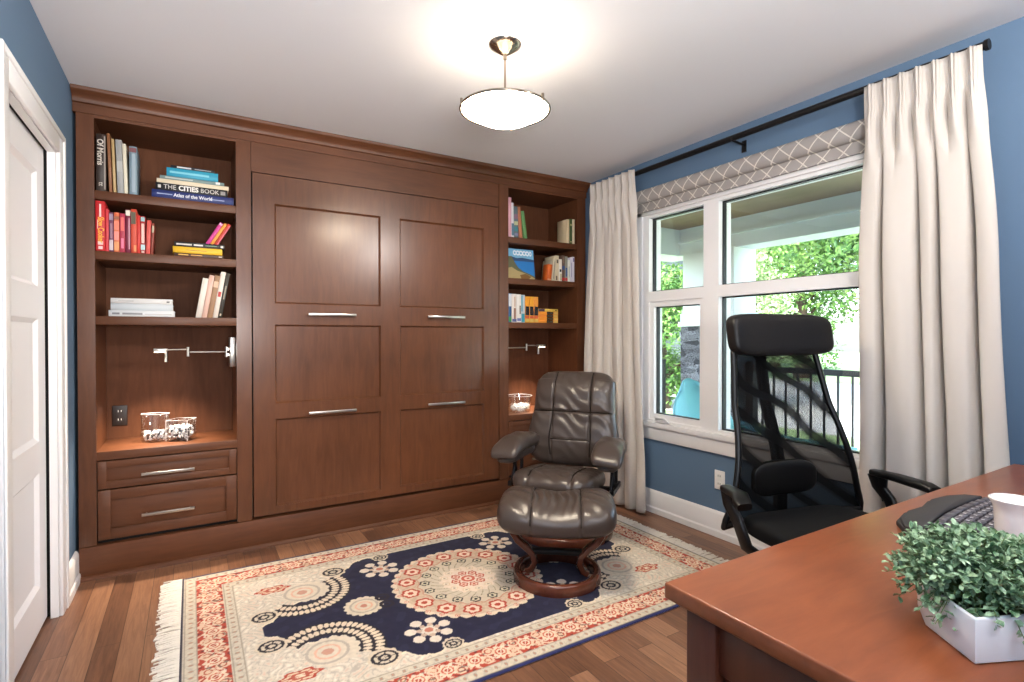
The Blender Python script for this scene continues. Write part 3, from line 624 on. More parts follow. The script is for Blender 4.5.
book((xr(570.0), YS, zA), 0.027, 0.196, 0.13, (64,84,44), 'dark green book between two cream books on the top shelf', G, bands=[(0.72, 0.8, (170,170,120), 0.2, 0.8), (0.05, 0.1, (190,180,130), 0.3, 0.7)])
book((xr(573.1), YS, zA), 0.022, 0.196, 0.13, (224,206,172), 'cream book ending the block on the top shelf beside the green one', G)
# picture book standing face out
pb = thing('book', (xr(509.0), YS+0.03, zB), 0, 'picture book standing face out with blue sea and rocky shore on its cover', 'book'); pb.rotation_euler = (-0.12, 0, 0)
hW, hH = 0.255, 0.232
MB().box(0, hW, 0, 0.003, 0, hH).box(0, hW, 0.019, 0.022, 0, hH).box(0, 0.003, 0.001, 0.021, 0, hH).build('cover', cmat((40,120,190)), pb)
MB().box(0.003, hW-0.003, 0.003, 0.019, 0.003, hH-0.003).build('page_block', MAT['page_paper'], pb)
def plate(name, poly, c, y, parent): return MB().prism(poly, -y, -y+0.0006, 'y').build(name, cmat(c), parent)
plate('cover_picture', [(0.002,0.165),(hW-0.002,0.150),(hW-0.002,hH-0.002),(0.002,hH-0.002)], (120,180,214), 0.0006, pb, )
plate('cover_picture', [(0.002,0.165),(0.05,0.172),(0.10,0.160),(0.15,0.166),(hW-0.002,0.156),(hW-0.002,0.138),(0.002,0.138)], (44,74,116), 0.0009, pb)
plate('cover_picture', [(0.002,0.168),(0.055,0.172),(0.085,0.12),(0.11,0.085),(0.15,0.06),(0.20,0.045),(hW-0.002,0.025),(hW-0.002,0.002),(0.002,0.002)], (96,98,70), 0.0012, pb)
plate('cover_picture', [(0.002,0.075),(0.05,0.088),(0.10,0.062),(0.16,0.048),(0.21,0.03),(hW-0.002,0.012),(hW-0.002,0.002),(0.002,0.002)], (168,150,104), 0.0015, pb)
plate('cover_picture', [(0.12,0.03),(0.17,0.042),(0.22,0.022),(0.20,0.004),(0.13,0.004)], (122,86,40), 0.0018, pb)
for i, (cx, w_) in enumerate([(0.085,0.018),(0.112,0.02),(0.140,0.022),(0.170,0.02),(0.198,0.018),(0.225,0.012)]):
    pl = [(cx+w_*math.cos(a)*0.9, 0.200+0.02*math.sin(a)) for a in [k*2*PI/14 for k in range(14)]]
    q = [(cx+w_*math.cos(a)*0.45, 0.200+0.009*math.sin(a)) for a in [k*2*PI/14 for k in range(14)]]
    m_ = MB(); m_.add([(p[0], -0.0016, p[1]) for p in pl]+[(p[0], -0.0016, p[1]) for p in q], [(k, (k+1) % 14, 14+(k+1) % 14, 14+k) for k in range(14)])
    m_.build('cover_title', cmat((232,238,246)), pb)
G = 'mixed books beside the sea picture book'
book((xr(546.6), YS, zB), 0.038, 0.128, 0.07, (204,96,36), 'low bright orange book leaning beside the white spined books', G, lean=0.10, bands=[(0.02, 0.12, (222,150,110))])
book((xr(551.6), YS, zB), 0.024, 0.170, 0.15, (196,184,160), 'pale lettered book just beside the orange book', G, lean=0.10, bands=[(0.1, 0.9, (120,108,96), 0.4, 0.6)])
book((xr(555.2), YS, zB), 0.032, 0.198, 0.15, (212,198,168), 'tall cream book with a dark foot in the mixed row', G, bands=[(0.03, 0.2, (90,80,70), 0.1, 0.5), (0.7, 0.84, (90,80,70), 0.3, 0.8)])
book((xr(558.8), YS, zB), 0.028, 0.172, 0.15, (232,226,214), 'white book with black marks near the middle of the mixed row', G, bands=[(0.42, 0.54, (40,36,36), 0.2, 0.8), (0.04, 0.34, (190,180,150), 0.3, 0.9)])
book((xr(562.0), YS, zB), 0.028, 0.203, 0.15, (104,82,70), 'dark brown book in the mixed row by the window', G, bands=[(0.03, 0.14, (176,40,44)), (0.45, 0.6, (50,80,130)), (0.7, 0.95, (150,126,104), 0.4, 0.6)])
book((xr(565.2), YS, zB), 0.026, 0.198, 0.15, (142,140,126), 'grey-green book in the mixed row by the window', G, bands=[(0.03, 0.14, (180,50,54)), (0.2, 0.55, (60,90,130), 0.2, 0.8)])
book((xr(568.1), YS, zB), 0.024, 0.172, 0.15, (226,226,214), 'white book with a thin grey title near the end of the mixed row', G, bands=[(0.2, 0.7, (150,150,150), 0.4, 0.62)])
book((xr(570.8), YS, zB), 0.022, 0.190, 0.15, (214,208,222), 'lilac white book second from the curtain end of its row', G, bands=[(0.2, 0.8, (140,130,160), 0.4, 0.62)])
book((xr(573.3), YS, zB), 0.018, 0.200, 0.15, (228,222,230), 'narrow white book ending the mixed row', G, bands=[(0.8, 0.95, (130,110,160), 0.2, 0.8)])
G = 'travel guides on the lowest shelf behind the recliner'
book((xr(509.0), YS, zC), 0.026, 0.215, 0.14, (50,92,140), 'blue guide with a white top at the start of the travel guide row', G, bands=[(0.55, 0.98, (216,220,226)), (0.03, 0.2, (60,140,80))])
book((xr(512.1), YS, zC), 0.042, 0.212, 0.14, (222,214,206), 'white guide with a brown speckled spine', G, bands=[(0.12, 0.5, (150,112,92), 0.4, 0.8), (0.02, 0.12, (80,90,140)), (0.55, 0.9, (190,160,140), 0.5, 0.7)])
book((xr(516.8), YS, zC), 0.038, 0.210, 0.14, (232,226,220), 'plain white guide beside the teal one', G, bands=[(0.05, 0.15, (110,120,170)), (0.3, 0.6, (130,110,100), 0.6, 0.9)])
book((xr(521.0), YS, zC), 0.032, 0.207, 0.14, (186,196,204), 'pale guide with a teal foot and teal edge', G, bands=[(0.02, 0.32, (52,146,166)), (0.4, 0.98, (70,150,170), 0.0, 0.35)])
for i, (lab, c) in enumerate((('orange banded guide beside the pale teal guide', (228,152,40)), ('orange banded guide in the middle of the three upright orange ones', (232,160,44)), ('orange banded guide next to the flat orange stack', (226,148,58)))):
    book((xr(524.7)+0.040*i, YS, zC), 0.039, 0.197, 0.13, c, lab, G, bands=[(0.28, 0.62, (44,40,44)), (0.66, 0.98, c), (0.16, 0.26, (206,92,56)), (0.03, 0.14, (214,178,90)), (0.34, 0.56, (180,170,150), 0.4, 0.6)])
G = 'travel guides lying in the orange stack'
z = zC
for i, lab in enumerate(('orange guide at the very bottom of the flat orange stack', 'orange guide second from the bottom of the flat orange stack', 'orange guide third from the bottom of the flat orange stack', 'orange guide just under the top yellow one of the flat stack')):
    book((xr(537.6), YS-0.002*(i % 2), z), 0.0215, 0.186, 0.13, (230,142,36) if i != 2 else (224,132,40), lab, G, flat=True, bands=[(0.42, 0.74, (46,44,42), 0.05, 0.95), (0.46, 0.70, (176,176,160), 0.35, 0.6), (0.77, 0.98, (222,184,96), 0.1, 0.9)]); z += 0.0215
book((xr(537.2), YS, z), 0.022, 0.190, 0.13, (216,180,78), 'yellow guide with a dark end on top of the flat orange stack', G, flat=True, bands=[(0.02, 0.33, (70,50,66), 0.05, 0.95), (0.86, 0.92, (60,50,40), 0.3, 0.7)])

# ------------------------------------------------------------------ ceiling lamp
LC = (1.135, 1.932)
cl = thing('ceiling_lamp', (*LC, H), 0, 'lit frosted bowl lamp hanging on a short rod from the white ceiling', 'ceiling lamp')
mb = MB(); mb.lathe([(0.0, -0.046), (0.008, -0.045), (0.03, -0.032), (0.055, -0.016), (0.068, -0.006), (0.070, 0.0)], n=40); mb.build('canopy', MAT['lamp_metal'], cl, smooth=40)
mb = MB(); mb.cyl((0, 0, -0.04), (0, 0, -0.30), 0.0045, n=12).cyl((0, 0, -0.062), (0, 0, -0.044), 0.008, n=12); mb.build('rod', MAT['lamp_metal'], cl, smooth=40)
RZ, RR = -0.272, 0.187
mb = MB(); mb.tube([(RR*math.cos(a), RR*math.sin(a), RZ) for a in [i*2*PI/64 for i in range(64)]], 0.0055, 8, closed=True)
mb.build('ring', MAT['lamp_metal'], cl, smooth=60)
mb = MB()
for a in (0.9, 0.9+2*PI/3, 0.9+4*PI/3):
    c_ = Vector((math.cos(a), math.sin(a), 0)); mb.cyl(c_*(RR+0.004)+Vector((0, 0, RZ-0.012)), c_*(RR+0.004)+Vector((0, 0, RZ+0.016)), 0.006, n=10)
    mb.cyl(c_*(RR+0.002)+Vector((0, 0, RZ+0.010)), Vector((0, 0, -0.290)), 0.003, n=8)
mb.build('ring_clip', MAT['lamp_metal'], cl, smooth=40)
prof = []
for i in range(17):
    q = i/16; prof.append((0.1825*q, RZ-0.068+0.072*(0.75*q*q+0.25*q**1.2)))
prof += [(0.179, RZ+0.004)]+[(p[0]*0.972, p[1]+0.004) for p in reversed(prof[:-1])]
mb = MB(); mb.lathe(prof[:18], n=64); lb = mb.build('lamp_bowl', MAT['lamp_glass'], cl, smooth=60, recalc=False)
mb = MB(); mb.lathe(prof[17:], n=64); mb.build('bowl_inside', MAT['lamp_glass_inside'], lb, smooth=60, recalc=False)
lamp('ceiling_bulb', 'POINT', (LC[0], LC[1], H-0.255), 1.1, (1.0, 0.88, 0.76), 0.09)

# ------------------------------------------------------------------ curtain rod, shade, curtains
rt = thing('curtain_rod', (XR, 2.05, 2.338), 0, 'black curtain rod on brackets above the window', 'curtain rod')
RX = -0.105
mb = MB(); mb.cyl((RX, -1.235, 0), (RX, 1.11, 0), 0.0165, n=16).cyl((RX, -1.245, 0), (RX, -1.232, 0), 0.021, n=16); mb.build('pole', MAT['dark_metal'], rt, smooth=40)
for s in (1.11,):
    MB().tube([(RX, s, 0), (RX+0.012, s+math.copysign(0.018, s), 0), (-0.03, s+math.copysign(0.020, s), 0), (-0.001, s+math.copysign(0.020, s), 0)], 0.0165, 14).build('wall_return', MAT['dark_metal'], rt, smooth=50)
for yb in (-0.115, -1.15):
    mb = MB(); mb.tube([(RX, yb, -0.014), (-0.05, yb, -0.018), (-0.006, yb, -0.020)], 0.007, 10).box(-0.008, 0.0, yb-0.013, yb+0.013, -0.062, 0.004)
    mb.tube([(RX-0.016, yb, 0.0), (RX-0.012, yb, -0.013), (RX, yb, -0.017), (RX+0.012, yb, -0.013), (RX+0.016, yb, 0.0)], 0.005, 8)
    mb.build('bracket', MAT['dark_metal'], rt, smooth=40)
sh = thing('window_shade', (XR, 1.92, 2.10), 0, 'grey lattice patterned fabric shade rolled up above the window', 'shade')
prof = []
for i in range(13):
    a = -0.5*PI+PI*i/12*1.0; prof.append((-0.052-0.030*math.cos(a), 0.082+0.045*math.sin(a)))
poly = [(-0.002, 0.037)]+prof+[(-0.002, 0.127)]
MB().prism(poly, -0.86, 0.855, 'y').build('shade_roll', MAT['shade_fabric'], sh, smooth=40)
mb = MB(); mb.box(-0.040, -0.034, -0.85, 0.845, -0.018, 0.050).box(-0.044, -0.030, -0.85, 0.845, -0.024, -0.014); mb.build('hanging_hem', MAT['shade_fabric'], sh, bevel=0.002)

def curtain(y0a, y1a, y0b, y1b, ztop, zbot, folds, amp, xc, label, seed, pleats):
    """y..a at the header, y..b at the hem; flat broad folds parted by narrow creases, gathered under each pinch pleat"""
    r_ = random.Random(seed); t = thing('curtain', (xc, (y0a+y1a)/2, 0), 0, label, 'curtain', 'pinch-pleated curtains at the window')
    yc = (y0a+y1a)/2
    cr_ = [0.0]
    for k in range(folds): cr_.append(cr_[-1]+r_.uniform(0.7, 1.4))
    cr_ = [c/cr_[-1] for c in cr_]; dp = [r_.uniform(0.6, 1.2) for _ in cr_]; sl_ = [r_.uniform(-0.3, 0.3) for _ in cr_]; dr = [r_.uniform(-0.03, 0.03) for _ in cr_]
    def P(u, v):
        z = ztop+(zbot-ztop)*v; d = ztop-z; s = u
        k = min(1, max(0, (d-0.09)/0.75)); k = k*k*(3-2*k); k2 = min(1, d/2.0)
        ya, yb = y0a+(y1a-y0a)*s, y0b+(y1b-y0b)*s
        y = ya+(yb-ya)*(k*0.35+k2*0.65)
        # creases: narrow grooves between flat fronts
        w_ = 0.0
        for i in range(1, folds):
            c = cr_[i]+dr[i]*k2; wd = 0.015+0.012*k2; w_ += dp[i]*math.exp(-((s-c)/wd)**2)
        i = max(j for j in range(folds) if cr_[j] <= s+1e-9); q = (s-cr_[i])/(cr_[i+1]-cr_[i]); roll = math.sin(PI*min(1, max(0, q)))**0.6*0.55+sl_[i]*(q-0.5)
        x = k*(amp*2.1*w_-amp*roll)
        # header: stand-up pinch pleats of three narrow folds, pinched 11 cm down, then swelling out
        f = (s*pleats) % 1.0; g = math.exp(-((f-0.5)/0.20)**2); three = 0.5+0.5*math.cos(2*PI*(f-0.5)*6.5)
        x -= (1-min(1, max(0, (d-0.10)/0.16)))*0.026*g*(0.35+0.65*three)
        pin = math.exp(-((d-0.105)/0.030)**2)
        x += 0.010*pin*g
        bulge = math.exp(-((d-0.24)/0.10)**2); x -= 0.020*bulge*math.exp(-((f-0.5)/0.30)**2)
        x += 0.018*bulge*math.exp(-((abs(f-0.5)-0.5)/0.13)**2)
        y_p = (math.floor(min(s, 0.9999)*pleats)+0.5)/pleats*(y1a-y0a)+y0a
        y += (y_p-y)*0.50*pin*g
        x += (0.010*math.sin(2.3*z+seed+4*s)+0.006*math.sin(17*s+2.9*z+seed))*k
        y += 0.008*math.sin(3.3*z+seed+2*s)*k
        return (x, y-yc, z)
    mb = MB(); mb.grid(P, 260, 90); o = mb.build('curtain_panel', MAT['curtain_cloth'], t, smooth=180, recalc=False)
    so = o.modifiers.new('thickness', 'SOLIDIFY'); so.thickness = 0.003; so.offset = 0
    return t
curtain(3.165, 2.690, 3.235, 2.605, 2.362, 0.018, 6, 0.026, XR-0.128, 'cream pinch-pleated curtain hanging between bookcase and window behind the recliner', 3, 7)
curtain(1.238, 0.820, 1.255, 0.725, 2.338, 0.018, 5, 0.034, XR-0.128, 'cream pinch-pleated curtain hanging behind the desk and the office chair', 8, 7)

# ------------------------------------------------------------------ rug
def make_rug():
    hx, hy = 1.2225, 0.7325; cx, cy = 1.178, 2.375; st = 0.0042
    nx, ny = int(2*hx/st)+1, int(2*hy/st)+1
    xs = np.linspace(-hx, hx, nx); ys = np.linspace(-hy, hy, ny); X, Y = np.meshgrid(xs, ys)
    C = np.zeros((ny, nx, 3)); L_ = lambda c: np.array(lin(c))
    cream, beige, grey, red, pink, navy, ink, sand = map(L_, ((216,204,186), (196,184,164), (168,158,146), (176,70,52), (222,176,152), (37,36,58), (44,38,46), (206,180,156)))
    def put(mask, c, a=1.0):
        C[mask] = C[mask]*(1-a)+c*a
    def noise(f, sd):
        r_ = np.random.default_rng(sd); v = np.zeros_like(X)
        for _ in range(7):
            a = r_.uniform(0, 2*PI); q = f*r_.uniform(0.6, 1.6); v += np.sin((X*np.cos(a)+Y*np.sin(a))*q+r_.uniform(0, 6))
        return v/7
    ax, ay = np.abs(X), np.abs(Y)
    C[:] = cream
    # faint scrolling vines over all cream areas
    wx, wy = X+0.010*np.sin(Y*70+noise(30, 4)*3), Y+0.010*np.sin(X*66+noise(34, 5)*3)
    vine = np.sin(wx*95+2.2*np.sin(wy*48))*np.sin(wy*95+2.2*np.sin(wx*52))
    put(np.abs(vine) < 0.13, grey, 0.55); put(vine > 0.72, L_((232,222,206)), 0.8); put((vine < -0.82), pink, 0.45)
    # navy field with scalloped edge
    bnd = np.where(ax < 0.40, 0.505, 0.505-(ax-0.40)*0.90)+0.018*np.abs(np.sin(ax*46))*(ax > 0.30)
    bnd = np.where((ax > 0.25) & (ax <= 0.42), 0.492+0.015*np.abs(np.sin(ax*46)), bnd)
    fld = (ay < bnd) & (ax < 0.93)
    put(fld, navy); put(fld & (noise(60, 9) > 0.22), L_((46,46,70)), 0.6)
    put((np.abs(ay-bnd) < 0.006) & (ax > 0.25) & (ax < 0.93), L_((228,214,190)))
    def disc(x, y, r): return (X-x)**2+(Y-y)**2 < r*r
    def rosette(x, y, r, petals, amp=0.12, ph=0.0):
        th = np.arctan2(Y-y, X-x); d = np.hypot(X-x, Y-y); return d < r*(1-amp+amp*np.abs(np.cos(th*petals/2+ph)))
    def sym(fn):
        for sx in (-1, 1):
            for sy in (-1, 1): fn(sx, sy)
    def corner(sx, sy):
        # crescent of scales round a cream rosette
        ox, oy = 0.735*sx, 0.275*sy; dx, dy = (X-ox)*sx*-1, (Y-oy)*sy*-1
        d = np.hypot(dx, dy); th = np.arctan2(dy, dx)
        arc = (th > -0.55) & (th < 2.45)
        put(arc & (d < 0.222) & (d > 0.118), ink)
        for rr, nn, hw in ((0.196, 26, 0.019), (0.150, 20, 0.018)):
            fq = ((th*nn/PI) % 1.0)-0.5; seg = (fq/0.44)**2+((d-rr)/hw)**2 < 1.0
            put(arc & seg, L_((222,204,180)))
        put(rosette(ox-0.02*sx, oy, 0.105, 14), L_((218,204,184))); put(np.abs(d-0.075) < 0.006, grey, 0.7); put(np.abs(d-0.045) < 0.005, pink, 0.9); put(d < 0.022, L_((200,150,130)))
        for (px, py, r) in ((0.915*sx, 0.125*sy, 0.048), (0.560*sx, 0.425*sy, 0.052), (0.30*sx, 0.475*sy, 0.036)):
            dd = np.hypot(X-px, (Y-py)*1.15); put(rosette(px, py, r*1.25, 10), L_((214,198,174))); put(dd < r, ink); put((dd < r*0.78) & (dd > r*0.5), L_((206,192,170))); put(dd < r*0.28, L_((206,192,170)))
            put((np.abs(np.sin(np.arctan2(Y-py, X-px)*2.5)) < 0.25) & (dd < r*0.8), ink)
        # red palmette in the corner
        px, py = 0.850*sx, 0.375*sy; q = np.hypot((X-px)/0.072, (Y-py)/0.036); qa = np.arctan2((Y-py)/0.036, (X-px)/0.072); qq = q/(1+0.14*np.cos(qa*6))
        put(qq < 1.0, red); put(qq < 0.8, L_((222,196,166))); put((qq < 0.55), red, 0.9); put(qq < 0.3, L_((226,206,180)))
        put((np.abs(np.sin(qa*4)) < 0.25) & (qq < 0.8), red, 0.9)
        # white flower
        px, py = 0.345*sx, 0.335*sy; put(rosette(px, py, 0.040, 6, 0.3), L_((216,204,188)))
        for k in range(7):
            a = 2*PI*k/7+0.2; put(disc(px+0.075*math.cos(a), py+0.075*math.sin(a), 0.024), L_((220,206,190)))
            put(np.hypot(X-px-0.04*math.cos(a), Y-py-0.04*math.sin(a)) < 0.012, L_((196,170,150)))
        put(disc(px, py, 0.018), L_((190,120,100)))
    sym(corner)
    for sx in (-1, 1):
        px = 0.52*sx; put(rosette(px, 0, 0.088, 16), L_((214,200,178))); dd = np.hypot(X-px, Y); put(np.abs(dd-0.058) < 0.005, grey, 0.8); put(np.abs(dd-0.035) < 0.004, pink); put(dd < 0.015, L_((196,130,110)))
        for sy in (-1, 1):
            d2 = np.hypot(X-0.425*sx, Y-0.035*sy); put((d2 < 0.034) & (d2 > 0.018), ink); put(d2 < 0.010, ink)
    # central medallion
    d = np.hypot(X, Y); th = np.arctan2(Y, X)
    put(rosette(0, 0, 0.375, 40, 0.045), L_((220,202,180))); put((np.abs(d-0.343) < 0.004), grey, 0.6)
    put(rosette(0, 0, 0.348, 20, 0.05), sand)
    put((d < 0.33) & (np.abs(vine) < 0.2), L_((176,156,130)), 0.5)
    def ring(R, n, r, c1, c2, c3, ph=0):
        for k in range(n):
            a = 2*PI*k/n+ph; x, y = R*math.cos(a), R*math.sin(a); put(rosette(x, y, r, 6, 0.2), c1); put(rosette(x, y, r*0.72, 6, 0.2), c2); put(disc(x, y, r*0.3), c3)
    ring(0.300, 16, 0.046, red, L_((232,206,184)), red); ring(0.352, 32, 0.012, L_((196,110,90)), L_((226,204,182)), L_((190,120,100)))
    put(d < 0.256*(1-0.06*np.abs(np.cos(th*10))), L_((204,190,168))); put((np.abs(d-0.256*(1-0.06*np.abs(np.cos(th*10)))) < 0.004), L_((190,140,120)))
    ring(0.214, 16, 0.027, ink, L_((206,196,170)), ink, 0.1)
    put(d < 0.190, L_((204,190,170))); put((d < 0.190) & (np.abs(np.sin(th*14+d*60)) < 0.2), L_((150,140,116)))
    put(d < 0.150*(1-0.12*np.abs(np.cos(th*8))), L_((226,208,190))); ring(0.118, 12, 0.020, L_((214,190,160)), L_((226,214,196)), L_((170,150,130)))
    ring(0.066, 8, 0.024, red, L_((226,190,170)), L_((190,90,74))); put(d < 0.034, L_((196,98,80))); put(d < 0.02, L_((226,200,180))); put(d < 0.008, red)
    # border bands
    ed = np.minimum(hx-ax, hy-ay); onx = (hx-ax) < (hy-ay)
    tpar = np.where(onx, Y, X)*1.0; per = np.where(onx, 2*hy/13, 2*hx/22); tt = ((tpar+np.where(onx, hy, hx))/per) % 1.0-0.5; tl = tt*per
    bd = ed < 0.215; C[bd] = L_((206,194,174))
    put(bd & (np.abs(vine) < 0.16), grey, 0.45)
    for lo in (0.018, 0.058, 0.172, 0.210):
        put(np.abs(ed-lo) < 0.0028, L_((150,138,124)), 0.8)
    for mid in (0.038, 0.191):   # small guard motifs
        gt = ((tpar/0.042) % 1.0-0.5)*0.042; put(np.hypot(gt*1.3, ed-mid) < 0.0095, L_((148,134,120)), 0.8); put(np.hypot(gt*1.3, ed-mid) < 0.005, L_((196,130,108)), 0.9)
    rb = (ed > 0.063) & (ed < 0.167); put(rb, L_((178,72,54)))
    ee = ed-0.115; r0 = np.hypot(tl, ee); ra = np.arctan2(ee, tl)
    flower = rb & (r0 < 0.036*(1+0.16*np.cos(ra*7))); put(flower, L_((226,204,178))); put(rb & (np.abs(r0-0.021) < 0.003), L_((196,100,80))); put(rb & (r0 < 0.011), red)
    t2 = ((tpar+np.where(onx, hy, hx))/per+0.5) % 1.0-0.5; t2 = t2*per
    for off, r in ((0.024, 0.023), (-0.024, 0.023)):
        q = np.hypot(t2-0.012*np.sign(off), ee-off); put(rb & (q < r), L_((220,190,162))); put(rb & (np.abs(q-r*0.55) < 0.0025), red)
    put(rb & (np.abs(ee-0.030*np.sin(tl/per*2*PI)) < 0.0035), L_((228,208,186)))
    put(rb & (vine > 0.5) & (r0 > 0.04), L_((220,186,160))); put(rb & (vine < -0.62) & (r0 > 0.04), ink, 0.65)
    put((ed < 0.014) & ~onx, L_((50,52,92))); put((ed < 0.010) & onx, L_((62,58,70)))
    # worn pile
    C *= (1+0.10*noise(240, 21)+0.06*noise(18, 22))[..., None]; C = np.clip(C, 0.005, 0.9)
    v = np.stack([X.ravel()+cx, Y.ravel()+cy, 0.0085+0.0008*noise(90, 30).ravel()], 1)
    edge = (ed.ravel() < 0.003); v[edge, 2] = 0.004
    idx = np.arange(nx*ny).reshape(ny, nx); f = np.stack([idx[:-1, :-1], idx[:-1, 1:], idx[1:, 1:], idx[1:, :-1]], -1).reshape(-1, 4)
    me = bpy.data.meshes.new('rug_pile'); me.vertices.add(len(v)); me.vertices.foreach_set('co', v.ravel().astype(np.float32))
    me.loops.add(f.size); me.loops.foreach_set('vertex_index', f.ravel().astype(np.int32)); me.polygons.add(len(f))
    me.polygons.foreach_set('loop_start', (np.arange(len(f))*4).astype(np.int32)); me.polygons.foreach_set('loop_total', np.full(len(f), 4, np.int32)); me.update(calc_edges=True)
    at_ = me.attributes.new('weave', 'FLOAT_COLOR', 'POINT'); at_.data.foreach_set('color', np.concatenate([C.reshape(-1, 3), np.ones((nx*ny, 1))], 1).ravel().astype(np.float32))
    m = bpy.data.materials.new('rug_wool'); m.use_nodes = True; b = m.node_tree.nodes['Principled BSDF']; a = m.node_tree.nodes.new('ShaderNodeAttribute'); a.attribute_name = 'weave'
    m.node_tree.links.new(a.outputs['Color'], b.inputs['Base Color']); b.inputs['Roughness'].default_value = 0.95; b.inputs['Specular IOR Level'].default_value = 0.15; b.inputs['Sheen Weight'].default_value = 0.1
    me.materials.append(m)
    t = thing('area_rug', (0, 0, 0), 0, 'cream, red and navy patterned rug with round medallion and fringed ends on the floor', 'rug')
    o = bpy.data.objects.new('rug_pile', me); COL.objects.link(o); o.parent = t
    mb = MB().box(cx-hx+0.004, cx+hx-0.004, cy-hy+0.004, cy+hy-0.004, 0.0008, 0.007); mb.build('rug_backing', MAT['fringe'], t)
    for s in (-1, 1):
        r_ = random.Random(11+s); m_ = MB(); x0 = cx+s*(hx-0.002); n = 300
        for k in range(n):
            y = cy-hy+2*hy*(k+0.5)/n+r_.uniform(-0.003, 0.003); ln = r_.uniform(0.062, 0.092); dy = r_.uniform(-0.012, 0.012); w_ = r_.uniform(0.0020, 0.0036)
            pts = [(x0, y, 0.006), (x0+s*ln*0.35, y+dy*0.3, 0.0055+r_.random()*0.003), (x0+s*ln*0.7, y+dy*0.7, 0.004+r_.random()*0.004), (x0+s*ln, y+dy, 0.003)]
            m_.tube(pts, [w_, w_, w_*0.9, w_*1.2], 5)
        m_.build('fringe', MAT['fringe'], t)
make_rug()

